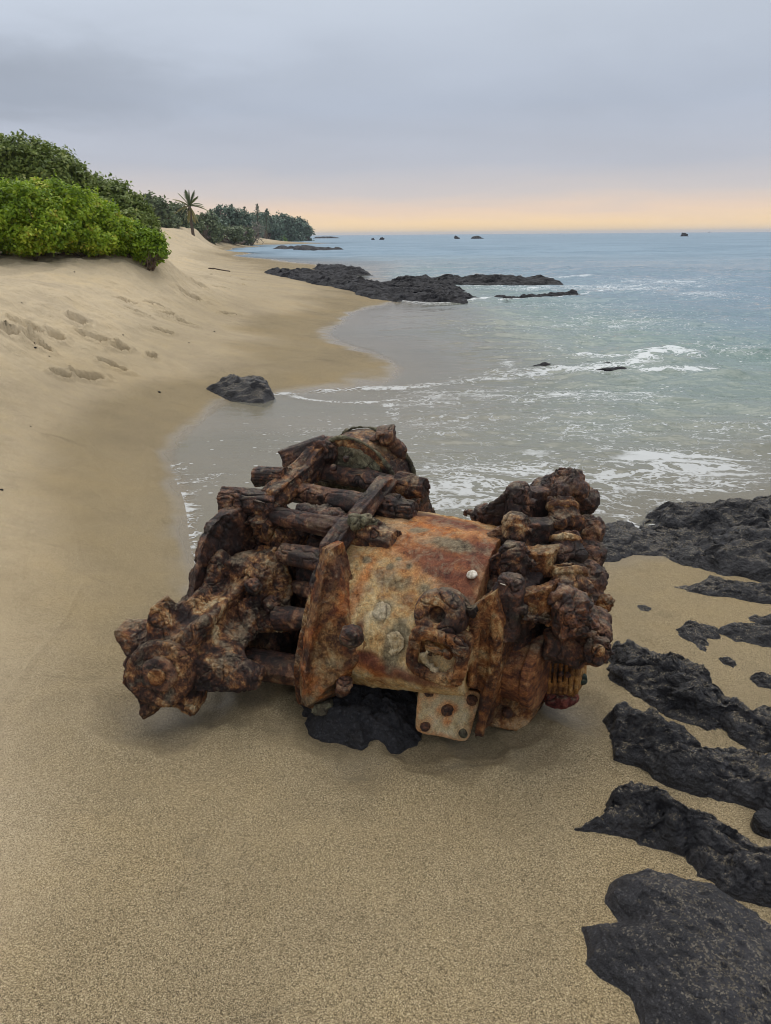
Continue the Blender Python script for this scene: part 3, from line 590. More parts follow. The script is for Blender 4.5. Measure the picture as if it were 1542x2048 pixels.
def part(name, sol, mat, parent=wreck, vox=.005, amp=1., crack=1., seed=0, grain=None, label=None, post=None, rnd=0):
    V = np.concatenate(sol.v)
    me = mesh_np(name, V - WB, sol.f); vox = min(vox, .0037) if name not in ('barrel_body', 'crank_drum') else vox
    bm = bmesh.new(); bm.from_mesh(me); bmesh.ops.recalc_face_normals(bm, faces=bm.faces); bm.to_mesh(me); bm.free()
    t = bpy.data.objects.new(name, me); COL.objects.link(t)
    md = t.modifiers.new('r', 'REMESH'); md.mode = 'VOXEL'; md.voxel_size = vox
    sm = t.modifiers.new('s', 'SMOOTH'); sm.factor = .5; sm.iterations = 2 + rnd
    dg = bpy.context.evaluated_depsgraph_get(); m2 = bpy.data.meshes.new_from_object(t.evaluated_get(dg))
    bpy.data.objects.remove(t); bpy.data.meshes.remove(me); m2.name = name
    co = get_co(m2); no = get_no(m2); p = co + seed * .37
    if grain is not None:
        g = np.asarray(grain, float); g = g / np.linalg.norm(g); q = p - (p @ g)[:, None] * g * .86
    else: q = p
    amp = amp * {'end_flange': .55, 'square_port': .38, 'bored_disc': .4, 'port_lip': .7, 'flange_web': .5, 'rear_drum': .5, 'drum_face': .6, 'drum_pipe': .8, 'gusset': .8, 'lug_block': .8, 'star_wheel': .9}.get(name, 1.)
    lump = .0050 * fbm(p * 9, 3, seed) + .0042 * fbm(q * 26, 4, seed + 5)
    flake = .0045 * fbm(q * 62, 3, seed + 9) + .004 * (ridge(q * 30, 3, seed + 91) - .4)
    qq = q + .018 * np.c_[vnoise(p * 22, seed + 1), vnoise(p * 22, seed + 2), vnoise(p * 22, seed + 3)]
    c1 = np.abs(vnoise(qq * (34 if grain is None else 46), seed + 13)); c2 = np.abs(vnoise(qq * 17 + 5, seed + 17))
    msk = sstep(-.25, .25, fbm(p * 6, 2, seed + 23))
    k1 = sstep(.12, .0, c1) * msk; k2 = sstep(.07, .0, c2)
    crk = np.clip(np.maximum(k1, k2), 0, 1) * crack
    ledge = .006 * sstep(-.04, .04, fbm(q * 15, 3, seed + 29))
    co = co + no * ((lump + flake + ledge) * amp - .0075 * crk - .003 * amp)[:, None]
    m2.vertices.foreach_set('co', co.astype(np.float32).ravel()); smooth(m2)
    attr(m2, 'crack', np.clip(crk, 0, 1) ** 1.5)
    o = link(name, m2, mat, parent, label=label)
    if post: post(m2, co + WB)
    return o
def tp(px, py, Y, r): return (A(px, py, Y), SZ(px, py, Y, r))
def up(px, py, u, r):
    P = OU(px, py, u); return (P, SZ(px, py, P[1], r))

# --- barrel body
PROF = [(.075, .135), (.02, .21), (-.015, .30), (.0, .385), (.06, .475), (.15, .555), (.26, .615), (.40, .645), (.55, .625), (.68, .56), (.77, .44), (.80, .3), (.76, .16), (.62, .08), (.4, .07), (.2, .09)]
def cat_close(P, k=5):
    P = np.array(P); n = len(P); out = []
    for i in range(n):
        a, b, c, d = P[i - 1], P[i], P[(i + 1) % n], P[(i + 2) % n]
        for t in np.linspace(0, 1, k, endpoint=False):
            out.append(.5 * (2 * b + (c - a) * t + (2 * a - 5 * b + 4 * c - d) * t * t + (3 * b - a - 3 * c + d) * t ** 3))
    return np.array(out)
PR = cat_close(PROF)
s = Solid(); rs = []
for k in np.linspace(0, 1, 9):
    bulge = 1 + .03 * math.sin(k * math.pi)
    cc = np.array([.4, .36])
    q = cc + (PR - cc) * bulge; lo = q[:, 1] < .34; q[lo, 1] = .34 - (.34 - q[lo, 1]) * (1 - .62 * k * sstep(.75, .3, q[lo, 0]))
    rs.append(np.array([L(-.02 + k * (.55 - .17 * max(a, 0)), a, b) for a, b in q]))
s.rings(rs)
def body_tone(me, P):
    px = P - EYE
    n = fbm(P * 14, 4, 77); n2 = fbm(P * 40, 3, 78); n3 = fbm(P * 6, 3, 79)
    def ell(x, y, rx, ry, rot=0, edge=.35, rag=.5):
        # a stain of its own, lying on the barrel where the wear is
        d = np.array([ray(x, y)]); hit = BV.ray_cast(Vector(EYE - WB), Vector(d[0]).normalized())[0]
        if hit is None: return np.zeros(len(P))
        h = np.array(hit) + WB; e = P - h; m = SZ(x, y, h[1], 1.)
        c, sn = math.cos(rot), math.sin(rot)
        a = (e @ MU) / (rx * m * .98); b = np.sqrt((e @ MV) ** 2 + (e[:, 2]) ** 2) / (ry * m * 1.7)
        return sstep(1 + edge, 1 - edge, np.sqrt(a * a + b * b) + rag * (n * .5 + n2 * .4))
    BV = BVHTree.FromPolygons([tuple(q) for q in (P - WB)], [tuple(f.vertices) for f in me.polygons])
    st = np.zeros(len(P)); gr = np.zeros(len(P)); og = np.zeros(len(P))
    for e in [(885, 1142, 55, 13, 0, .3), (920, 1160, 60, 22, 0, .5), (905, 1045, 80, 14, 0, .6), (850, 1030, 60, 10, 0, .6), (960, 1095, 60, 24, 0, .7), (740, 1318, 30, 10, 0, .5), (718, 1262, 10, 18, 0, .5), (880, 1120, 90, 22, 0, .8), (950, 1120, 60, 40, 0, .8), (790, 1345, 110, 9, 0, .7), (930, 1190, 40, 14, 0, .7)]: st = np.maximum(st, .9 * ell(*e))
    for e in [(905, 1088, 52, 14), (765, 1222, 19, 15), (790, 1285, 26, 30), (780, 1133, 10, 6), (818, 1133, 9, 6), (797, 1118, 8, 4), (733, 1120, 9, 5), (790, 1165, 40, 12, 0, .6, .9), (850, 1175, 22, 10, 0, .6, .9), (835, 1060, 24, 7, 0, .5), (838, 1250, 8, 14, 0, .5)]: gr = np.maximum(gr, .85 * ell(*e))
    for e in [(850, 1060, 110, 30, 0, .8), (800, 1090, 60, 20, 0, .8), (960, 1075, 70, 50, 0, .8), (880, 1040, 120, 24, 0, .8), (870, 1100, 120, 20, 0, .9), (716, 1180, 12, 40, 0, .8), (730, 1330, 60, 12, 0, .6), (900, 1180, 60, 20, 0, .8), (900, 1130, 100, 40, 0, .9)]: og = np.maximum(og, .72 * ell(*e))
    attr(me, 'stain', st); attr(me, 'grey', gr); attr(me, 'orange', og)
body = part('barrel_body', s, M_BD, amp=.38, crack=.16, seed=3, vox=.006, post=body_tone)
BVB = BVHTree.FromPolygons([v.co.copy() for v in body.data.vertices], [tuple(f.vertices) for f in body.data.polygons])
def on_body(px, py):
    h, nrm, _, _ = BVB.ray_cast(Vector(EYE - WB), Vector(ray(px, py)).normalized())
    return (np.array(h) + WB, np.array(nrm)) if h is not None else (A(px, py, 2.2), np.array([0, -1., 0]))

def flange_tone(me, P):
    pass
# --- left flange: a strip that follows the barrel, with a foot
s = Solid()
out_ = [(640, 1428), (614, 1412), (610, 1345), (622, 1280), (636, 1210), (654, 1150), (668, 1095), (702, 1046), (742, 1000), (778, 958)]
inn = [(662, 1426), (690, 1400), (684, 1350), (702, 1300), (716, 1250), (714, 1200), (706, 1160), (696, 1120), (718, 1072), (758, 1022), (796, 985)]
po = [OU(*q, .0) for q in out_] + [L(0, .60, .74), L(0, .75, .66), L(0, .84, .5), L(0, .72, .44), L(0, .62, .58)]
pi_ = [OU(*q, .0) for q in inn]
s.prism(np.array(po[:6] + pi_[:7][::-1]), MU * -.05)
for q in [(704, 1290, .02, .03, .05, .06), (690, 1330, .0, .035, .05, .05), (700, 1225, .01, .03, .04, .06)]: s.blob(OU(q[0], q[1], q[2]), [MU * q[3], MV * q[4], MW * q[5]])
s.prism(np.array([OU(*q, .03) for q in [(640, 1300), (626, 1395), (668, 1400), (676, 1345), (700, 1300), (700, 1200), (672, 1180)]]), MU * -.05)
fl = part('end_flange', s, M_OR, amp=.75, crack=.6, seed=11, vox=.005, post=flange_tone)
s = Solid().prism(np.array(po[4:] + pi_[6:][::-1]), MU * -.055)
s.tube(up(660, 1165, -.02, 22), up(682, 1090, -.02, 18), up(712, 1050, -.02, 19), up(746, 1008, -.02, 16), up(784, 962, -.02, 16))
part('flange_arm', s, M_DK, fl, amp=.8, seed=16, grain=OU(780, 960, 0) - OU(670, 1100, 0), label='dark scaly upper arc of the flange')
s = Solid().tube(up(700, 1046, .0, 16), up(738, 1042, .04, 15), up(756, 1048, .07, 8)); part('nut_crust', s, M_GRN, fl, seed=17, amp=.7)
s = Solid(); s.tube(tp(683, 1380, 2.13, 17), tp(690, 1366, 2.06, 16)); part('foot_bolt', s, M_DK, fl, vox=.004, seed=13)
s = Solid(); s.blob(OU(697, 1168, .02), [MU * .018, MV * .03, MW * .045]); part('flange_bolt', s, M_DK, fl, vox=.004, seed=15)

s = Solid(); fr = []
for x, y, m_ in [(660, 1100, 0), (688, 1082, 0), (698, 1120, 0), (710, 1165, 1), (722, 1205, 1), (730, 1250, 1), (734, 1292, 1), (716, 1322, 1), (694, 1350, 0), (686, 1402, 0), (664, 1426, 0), (616, 1412, 0), (611, 1345, 0), (623, 1275, 0), (636, 1200, 0)]:
    if m_: q = on_body(x, y)[0] - ray(x, y) * .004
    else: q = OU(x, y, .035)
    fr.append(q)
fr = np.array(fr); s.prism(fr, np.array([-.03, .06, -.02]))
def skirt_tone(me, P):
    z = P[:, 2]; n = fbm(P * 16, 4, 5); n2 = fbm(P * 45, 3, 6)
    attr(me, 'orange', .5 * sstep(-.1, .5, n)); attr(me, 'grey', .55 * sstep(.35, .1, z + .08 * n) * sstep(-.4, .3, n2)); attr(me, 'stain', .45 * np.maximum(sstep(.38, .56, z + .12 * n) * sstep(-.5, .3, n2), .7 * sstep(.1, .6, fbm(P * 10, 3, 9))))
part('flange_skirt', s, M_SKIRT, fl, seed=18, amp=.38, crack=.3, post=skirt_tone, label='wide mottled tan face of the flange')
s = Solid().blob(A(703, 1272, 2.045), SZ(703, 1272, 2.05, 25)); part('flange_bolt', s, M_DK, fl, vox=.004, seed=14, amp=.7)
s = Solid().tube(tp(645, 1400, 2.13, 23), tp(646, 1424, 2.12, 24)); part('flange_foot', s, M_GRN, fl, vox=.004, seed=12, crack=.5, amp=.8)
# --- flange nuts and tie rods
for i, (a, b, r, m) in enumerate([((712, 1066), (780, 1076), 34, M_MD), ((765, 1010), (812, 1024), 30, M_DK), ((795, 968), (835, 980), 27, M_MD)]):
    P0 = OU(*a, -.02); P1 = P0 + MU * [.165, .135, .12][i]; rr_ = SZ(*a, P0[1], r)
    s = Solid().tube((P0, rr_), (P0 + (P1 - P0) * .56, rr_ * .98), (P0 + (P1 - P0) * .6, rr_ * .80), (P1, rr_ * .76), n=9)
    part('rod_nut', s, m, vox=.005, seed=20 + i, amp=.55, crack=1.1, grain=MU)
for i, (a, b, r0, r1) in enumerate([((545, 1030), (704, 1062), 19, 21), ((596, 985), (750, 1014), 22, 22), ((648, 945), (795, 972), 19, 18)]):
    P1 = OU(*b, -.02); P0 = OU(*a, -.38)
    s = Solid().tube((P0 - MU * .03, SZ(*a, P0[1], r0)), (P0 * .66 + P1 * .34, SZ(*a, P0[1], r0 * .93)), (P0 * .3 + P1 * .7, SZ(*a, P0[1], r0 * 1.08)), (P1, SZ(*b, P1[1], r1)))
    part('tie_rod', s, M_ROD, vox=.005, seed=30 + i, amp=.5, crack=1.1, grain=MU)
for i, (a, b, r0, r1, u0) in enumerate([((566, 1106), (668, 1128), 21, 22, -.27), ((556, 1236), (640, 1236), 23, 23, -.2), ((470, 1318), (640, 1352), 27, 32, -.33), ((575, 1170), (650, 1190), 14, 14, -.3)]):
    P1 = OU(*b, -.02); P0 = OU(*a, u0)
    s = Solid().tube((P0, SZ(*a, P0[1], r0)), ((P0 + P1) / 2, SZ(*a, P0[1], (r0 + r1) * .52)), (P1, SZ(*b, P1[1], r1)))
    part('tie_rod', s, M_ROD, vox=.005, seed=36 + i, amp=.6, crack=1.1, grain=P1 - P0)

# --- left yoke with its bosses
s = Solid()
yk = [(525, 1050), (548, 1020), (552, 985), (585, 958), (618, 930), (640, 898), (672, 880), (678, 905), (650, 925), (652, 945), (640, 962), (606, 985), (576, 1010), (560, 1050), (566, 1100), (545, 1100)]
s.prism(np.array([OU(*q, -.36) for q in yk]), MU * -.07)
yoke = part('yoke', s, M_MD, amp=1.1, crack=1., seed=41, vox=.005, grain=OU(660, 890, -.4) - OU(550, 1010, -.4))
for i, (a, b, r0, r1, m) in enumerate([((444, 1002), (556, 1008), 30, 28, M_DK), ((512, 953), (575, 952), 22, 21, M_DK), ((566, 920), (655, 890), 23, 22, M_DK)]):
    P0, P1 = OU(*a, [-.57, -.55, -.53][i]), OU(*b, [-.37, -.4, -.38][i])
    s = Solid().tube((P0, SZ(*a, P0[1], r0)), ((P0 * .6 + P1 * .4), SZ(*a, P0[1], r0 * .97)), (P1, SZ(*b, P1[1], r1)), n=12)
    part('rod_boss', s, m, vox=.005, seed=44 + i, amp=.7, crack=1.2, grain=P1 - P0)
s = Solid().tube(up(640, 905, -.38, 22), up(668, 898, -.36, 24)); part('boss_cap', s, M_DK, vox=.005, seed=48)
s = Solid().tube(up(498, 1025, -.46, 26), up(535, 1050, -.42, 30)); part('boss_web', s, M_MD, vox=.005, seed=49)
s = Solid().prism(np.array([OU(*q, -.42) for q in [(505, 1000), (560, 1010), (572, 1110), (530, 1120)]]), MU * .05); part('yoke_leg', s, M_DK, yoke, vox=.005, seed=50)

# --- round back plate standing behind the star wheel
c = OU(505, 1135, -.46)
pts = np.array([OU(*q, -.46) for q in [(384, 1200), (392, 1150), (402, 1095), (420, 1055), (446, 1030), (480, 1018), (520, 1024), (560, 1050), (590, 1110), (585, 1220), (440, 1260)]])
s = Solid().prism(pts, MU * -.05 + MV * .03)
part('back_plate', s, M_ROD, vox=.006, seed=52, amp=.7, crack=.7, grain=np.array([.6, .1, -.6]))
s = Solid().tube(up(545, 1075, -.40, 46), up(615, 1085, -.30, 30)).blob(OU(640, 1092, -.28), .035); part('inner_boss', s, M_MD, vox=.006, seed=53)
s = Solid().tube(up(600, 1030, -.30, 22), up(660, 1040, -.16, 26), up(690, 1045, -.1, 22)).blob(OU(655, 1030, -.2), .04).blob(OU(610, 1050, -.25), .04); part('inner_shaft', s, M_DK, vox=.006, seed=54)
s = Solid().lathe(L(-.42, .42, .36), MU, [(0, .10), (.02, .17), (.16, .17), (.18, .23), (.26, .23), (.28, .17), (.46, .17)]).box(L(-.2, .5, .2), MU * .2, MV * .28, MW * .16); part('crank_drum', s, M_DK, vox=.009, seed=55)

s = Solid().box(A(535, 1275, 2.52), MU * .12, MV * .10, MW * .11); part('inner_casing', s, M_DK, seed=56)
# --- star wheel and its finned shaft
F0 = A(324, 1343, 2.12); B0 = A(512, 1150, 2.62)
AX = (B0 - F0); LEN = np.linalg.norm(AX); AX /= LEN
HUBR = SZ(322, 1345, 2.15, 77)
E1 = np.cross(AX, MW); E1 /= np.linalg.norm(E1); E2 = np.cross(E1, AX)      # E1 to the right, E2 up
if E1[0] < 0: E1 = -E1
if E2[2] < 0: E2 = -E2
SPK = [(-8, 2.5, .40), (50, 1.62, .32), (96, 1.72, .31), (141, 1.60, .28), (198, 1.12, .3), (246, 1.45, .32), (302, 1.40, .32)]
VD = ray(322, 1345); VD /= np.linalg.norm(VD)
FA = AX * .45 + VD * .6; FA /= np.linalg.norm(FA)
def frame(t):
    a = FA * (1 - sstep(0, .5, t)) + AX * sstep(0, .5, t); a = a / np.linalg.norm(a)
    e1 = np.cross(a, MW); e1 /= np.linalg.norm(e1); return e1, np.cross(e1, a)
def star(t, hub, k):
    E1, E2 = frame(t)
    a = np.linspace(0, 2 * math.pi, 180, endpoint=False); r = np.full(180, hub)
    for dg, e, wd in SPK:
        da = np.abs((a - R(dg) + math.pi) % (2 * math.pi) - math.pi); r = np.maximum(r, hub * (1 + (e - 1) * k * np.minimum(np.clip(1 - da / wd, 0, 1) * 1.18, 1.) ** 1.15))
    return F0 + AX * t * LEN + (np.cos(a) * r)[:, None] * E1 + (np.sin(a) * r)[:, None] * E2
s = Solid().rings([star(t, HUBR * h, k) for t, h, k in [(-.01, .92, .70), (.01, 1.0, 1.0), (.12, .99, .98), (.20, .92, .62), (.36, .80, .46), (.55, .80, .50), (.66, .90, .95), (.76, .92, .95), (.84, .82, .4), (1.0, .80, .15)]])
star_o = part('star_wheel', s, M_MD, vox=.004, seed=60, amp=.62, crack=.8)
s = Solid().lathe(F0 - FA * .036, FA, [(0, HUBR * .78), (.008, HUBR * .88), (.05, HUBR * .89)], 48)
part('hub_cap', s, M_MD, star_o, vox=.004, seed=61, amp=.32, crack=.6)
s = Solid().lathe(F0 - FA * .052, FA, [(0, HUBR * .36), (.006, HUBR * .46), (.03, HUBR * .48)], 24)
part('hub_nut', s, M_DK, star_o, vox=.004, seed=62, amp=.35, crack=.5)
s = Solid().lathe(F0 - FA * .062, FA, [(0, HUBR * .19), (.004, HUBR * .22), (.03, HUBR * .22)], 20)
part('shaft_end', s, M_OR, star_o, vox=.003, seed=63, amp=.3, crack=.2, label='bright orange rust shaft end')
# collar where the shaft meets the rods
s = Solid()
s.tube(tp(470, 1185, 2.40, 62), tp(505, 1165, 2.5, 66), tp(545, 1150, 2.62, 58))
s.tube(tp(548, 1105, 2.55, 26), tp(560, 1180, 2.45, 24), tp(555, 1262, 2.36, 20)); s.tube(tp(520, 1100, 2.6, 18), tp(548, 1120, 2.54, 22)); s.tube(tp(495, 1195, 2.38, 22), tp(508, 1262, 2.33, 20))
part('shaft_collar', s, M_MD, vox=.006, seed=66, amp=1.1, crack=.9)
s = Solid().blob(A(545, 1212, 2.37), .036).blob(A(505, 1172, 2.36), .03); part('collar_bolt', s, M_DK, vox=.004, seed=67)

# --- rear drum with its pipe knob
DC = A(706, 975, 2.86); DA = np.array([.50, .80, .10]); DR = SZ(702, 972, 2.86, 102)
s = Solid().lathe(DC, DA, [(0, DR * .80), (.004, DR * .99), (.03, DR * 1.0), (.13, DR * 1.0), (.15, DR * .96), (.19, DR * .66), (.21, DR * .3)], 56)
drum = part('rear_drum', s, M_MD, vox=.006, seed=70, amp=.6, crack=.4)
s = Solid().lathe(DC - DA / np.linalg.norm(DA) * .012, DA, [(0, DR * .55), (.004, DR * .84), (.03, DR * .86)], 48)
part('drum_face', s, M_GRN, drum, vox=.005, seed=71, amp=.6, crack=.6)
for t, rr_ in [(.0, 1.03), (.135, 1.03)]:
    an = np.linspace(0, 2 * math.pi, 60, endpoint=False); dn = DA / np.linalg.norm(DA); cs = ring_pts(DC + dn * t, dn, DR * rr_, 60)
    s = Solid().rings([ring_pts(cs[i], cs[(i + 1) % 60] - cs[i - 1], .0075, 8) for i in range(60)], closed=True); part('drum_rim', s, M_GRN, drum, vox=.005, seed=72, amp=.5, crack=.3)
for q in [(692, 917), (738, 940), (668, 935)]:
    s = Solid().blob(A(*q, 2.80), .016); part('drum_bolt', s, M_DK, drum, vox=.004, seed=74, amp=.5)
s = Solid().tube(tp(742, 884, 2.86, 10), tp(758, 878, 2.85, 12), tp(764, 872, 2.84, 22), tp(778, 870, 2.83, 23), tp(782, 882, 2.84, 14), tp(796, 900, 2.86, 18), tp(800, 925, 2.88, 12))
part('drum_pipe', s, M_DK, vox=.005, seed=76, amp=.7)

# --- right lugs: gusset, post and block to the stack
LUG = [((1036, 972), (1036, 1034), 26, 2.47, (965, 1020), (1100, 1002), 2.52), ((1031, 1032), (1030, 1088), 26, 2.33, (962, 1078), (1104, 1060), 2.36), ((1030, 1090), (1026, 1154), 29, 2.20, (938, 1140), (1108, 1120), 2.23), ((1022, 1158), (1006, 1272), 29, 2.06, (928, 1232), (1106, 1192), 2.08)]
for i, (t, b, r, Y, g, k, Yk) in enumerate(LUG):
    T, B, Gp, K = A(*t, Y), A(*b, Y - .01), A(*g, Y + .02), A(*k, Yk)
    hw = SZ(*t, Y, r); up_ = (T - B) / 2; s = Solid()
    q8 = np.array([(-1, -.55), (-.55, -1), (.55, -1), (1, -.55), (1, .55), (.55, 1), (-.55, 1), (-1, .55)])
    rg = lambda c, k: c + k * hw * (q8[:, :1] * MU + q8[:, 1:] * MV * .9)
    s.rings([rg(B, 1.08), rg(B * .4 + T * .6, 1.0), rg(B * .18 + T * .82, 1.02), rg(B * .12 + T * .88, .92), rg(T, .84), rg(T + MW * hw * .25, .5)])
    s.tube((B * .45 + T * .55 + MU * hw, hw * .36), (B * .45 + T * .55 + MU * hw * 1.5, hw * .34), n=8)
    lug = part('flange_lug', s, [M_DK, M_MD, M_MD, M_DK][i], vox=.005, seed=80 + i, amp=.55, crack=1.1)
    th = MV * .018
    s = Solid().prism(np.array([Gp - th, A(t[0] - 16, t[1] + 6, Y) - th, A(b[0] + 10, b[1] + 4, Y) - th]), th * 2.2); part('gusset', s, M_MD if i > 1 else M_DK, lug, vox=.005, seed=86 + i, amp=.7)
    hh = SZ(*k, Yk, [32, 25, 28, 33][i])
    s = Solid().box((A(t[0] + 20, (t[1] + b[1]) / 2 + [8, 6, 4, 0][i], Y + .02) + K) / 2, (K - A(t[0] + 10, (t[1] + b[1]) / 2, Y + .02)) * .5, MW * hh * .95, MV * .045)
    part('lug_block', s, M_OR if i > 1 else M_DK, lug, vox=.005, seed=92 + i, amp=.6, crack=.6)
s = Solid().tube(tp(928, 1026, 2.62, 10), tp(945, 1026, 2.6, 12), tp(952, 1030, 2.58, 24), tp(978, 1032, 2.56, 27), tp(1012, 1028, 2.54, 22), tp(1032, 1020, 2.53, 20)); part('spindle', s, M_DK, vox=.005, seed=97)
s = Solid().tube(tp(1050, 1235, 2.0, 9), tp(1112, 1246, 2.06, 9)).tube(tp(1040, 1225, 2.03, 8), tp(1110, 1232, 2.08, 8)); part('cross_bar', s, M_MD, vox=.004, seed=98, grain=MU)

# --- valve stack along the right end
s = Solid().tube(tp(1062, 1006, 2.58, 28), tp(1090, 985, 2.57, 30), tp(1125, 975, 2.56, 32), tp(1150, 985, 2.56, 30), n=16)
s.tube(tp(1128, 985, 2.55, 31), tp(1126, 1040, 2.47, 31), tp(1130, 1100, 2.36, 32), tp(1138, 1160, 2.25, 34), tp(1148, 1230, 2.14, 40), tp(1156, 1285, 2.07, 38))
for q in [(1168, 1000, 2.6, 30), (1176, 1060, 2.5, 34), (1180, 1110, 2.42, 32), (1176, 1160, 2.32, 38), (1188, 1205, 2.28, 30), (1180, 1250, 2.18, 40), (1196, 1150, 2.4, 18), (1200, 1240, 2.24, 20)]: s.blob(A(*q[:3]), SZ(*q))
stack = part('valve_stack', s, M_DK, vox=.004, seed=100, amp=.8, crack=1.1)
M_BAND = mat_rust('cream_orange_rust', [(.42, (62, 38, 28)), (.475, (112, 72, 44)), (.52, (160, 124, 82)), (.59, (196, 176, 138))], .4, .2, fine=.7, dark=.85)
BULB = [((1132, 990), (1136, 958), 2.52, 34, M_DK), ((1125, 1052), (1124, 1010), 2.43, 31, M_MD), ((1130, 1116), (1129, 1078), 2.32, 32, M_DK), ((1140, 1184), (1136, 1144), 2.20, 36, M_MD)]
for i, (a, b, Y, r, m) in enumerate(BULB):
    c0_, c1_ = A(*a, Y - .03), A(*b, Y + .01); ax = c1_ - c0_; ln = np.linalg.norm(ax); k = SZ(*a, Y, 1.)
    s = Solid().lathe(c0_, ax, [(-.01, r * k * .8), (.0, r * k), (ln * .3, r * k * 1.08), (ln * .6, r * k * 1.0), (ln * .8, r * k * .95), (ln * 1.3, r * k * .90)], 28)
    s.blob(A(a[0] - 10, a[1] - 8, Y - .06), r * k * .62).blob(A(a[0] + 26, a[1] - 8, Y - .03), r * k * .62)
    bulb = part('valve_bulb', s, m, stack, vox=.004, seed=104 + i, amp=.7, crack=1.)
    cb = c0_ + ax * .95; s = Solid().lathe(cb, ax, [(-.014, r * k * .90), (-.010, r * k * 1.05), (.008, r * k * 1.04), (.013, r * k * .88)], 36)
    if i: part('pale_band', s, M_BAND, bulb, vox=.004, seed=108 + i, amp=.35, crack=.3)
    s = Solid().tube((c0_ * .6 + c1_ * .4 - MV * r * k * .9, r * k * .42), (c0_ * .6 + c1_ * .4 - MV * r * k * 1.18, r * k * .36), n=8); part('valve_nut', s, M_MD if i % 2 else M_DK, bulb, vox=.004, seed=112 + i, amp=.5)
s = Solid().tube(tp(1110, 1180, 2.06, 22), tp(1140, 1215, 2.04, 40), tp(1155, 1262, 2.02, 46)); part('stack_bulb', s, M_DK, stack, vox=.005, seed=116, amp=1.2)
s = Solid().blob(A(1208, 1206, 2.24), .032); part('side_knob', s, M_OR, stack, vox=.004, seed=117)
s = Solid().tube(tp(1090, 1290, 2.08, 30), tp(1150, 1300, 2.07, 34), tp(1195, 1296, 2.06, 34)).blob(A(1196, 1270, 2.1), .05); arm = part('lower_arm', s, M_DK, vox=.005, seed=118, amp=1.)
s = Solid().tube(tp(1192, 1300, 2.05, 32), tp(1196, 1302, 1.99, 30), n=8); part('arm_nut', s, M_DK, arm, vox=.004, seed=119, crack=1.2)
s = Solid().tube(tp(1196, 1300, 2.0, 13), tp(1197, 1301, 1.955, 12)); part('arm_bolt_end', s, M_BAND, arm, vox=.003, seed=120, amp=.3)

# --- right flange web, lower drum, box and ribs
s = Solid().prism(np.array([A(*q, 2.0) for q in [(985, 1185), (1010, 1240), (1004, 1300), (985, 1400), (962, 1470), (948, 1476), (960, 1382), (926, 1374), (940, 1290), (930, 1225)]]), MV * .12)
s.tube(tp(996, 1230, 1.995, 13), tp(988, 1330, 1.99, 12), tp(958, 1468, 1.98, 10)).tube(tp(950, 1240, 1.99, 11), tp(944, 1370, 1.985, 10)); part('flange_web', s, M_OR, vox=.005, seed=124, amp=.7, crack=.5, grain=MW)
s = Solid().lathe(A(1040, 1335, 2.135) - MU * .13, MU, [(0, .108), (.008, .118), (.03, .118), (.036, .110), (.17, .110), (.176, .122), (.205, .122), (.212, .10)], 64)
part('lower_drum', s, mat_rust('banded_rust', [(.40, (52, 32, 30)), (.47, (92, 58, 44)), (.515, (128, 84, 56)), (.56, (156, 112, 74)), (.62, (170, 140, 100))], .3, .15, grain=(.15, 1, 2.4), fine=.5, dark=.5, rough=.7), vox=.005, seed=126, amp=.22, crack=.12, label='smooth purple brown lower drum')
def quad(pts, Y): return np.array([A(a, b, Y + d) for a, b, d in pts])
s = Solid().prism(quad([(962, 1398, .02), (1068, 1402, .06), (1062, 1440, .05), (1048, 1464, .04), (960, 1452, .0)], 2.06), MV * .18); bx = part('sump_box', s, M_BAND, vox=.005, seed=128, amp=.4, crack=.15, label='orange and yellow sump box')
s = Solid().blob(A(1015, 1425, 2.08), .018); part('sump_plug', s, M_DK, bx, vox=.004, seed=129, amp=.5)
s = Solid(); q0 = [(1092, 1330), (1154, 1328), (1150, 1395), (1090, 1388)]
s.prism(quad([(a, b, 0) for a, b in q0], 2.17), MV * .12)
for k in range(6):
    x = 1097 + k * 11; s.tube(tp(x + 3, 1326, 2.145, 4.0), tp(x, 1388, 2.14, 4.0), n=10)
rb = part('ribbed_cover', s, mat_rust('yellow_rust', [(.40, (70, 44, 24)), (.47, (116, 76, 36)), (.52, (152, 108, 56)), (.58, (182, 144, 90)), (.64, (196, 170, 122))], .3, .1, fine=.6, dark=.8), vox=.0026, seed=131, amp=.12, crack=.1, label='yellow ribbed cover')
for q in [(1121, 1348), (1136, 1350)]: part('cover_bolt', Solid().blob(A(*q, 2.125), .011), M_DK, rb, vox=.003, seed=132, amp=.3)
s = Solid().tube(tp(1090, 1395, 2.2, 16), tp(1122, 1398, 2.19, 22), tp(1146, 1390, 2.22, 18)); part('red_foot', s, M_RED, vox=.005, seed=134, amp=.7)
s = Solid().blob(A(1161, 1358, 2.24), .022); part('green_plug', s, mat_rust('green_corrosion', [(.3, (22, 32, 28)), (.5, (44, 62, 54)), (.7, (84, 104, 92))], .1, .1), vox=.004, seed=135, amp=.5)
s = Solid().tube(tp(1095, 1270, 2.2, 46), tp(1100, 1320, 2.24, 50), tp(1095, 1380, 2.26, 34)).lathe(L(.30, .40, .42), MU, [(0, .17), (.30, .17), (.33, .15)]); part('end_housing', s, M_DK, vox=.006, seed=136)

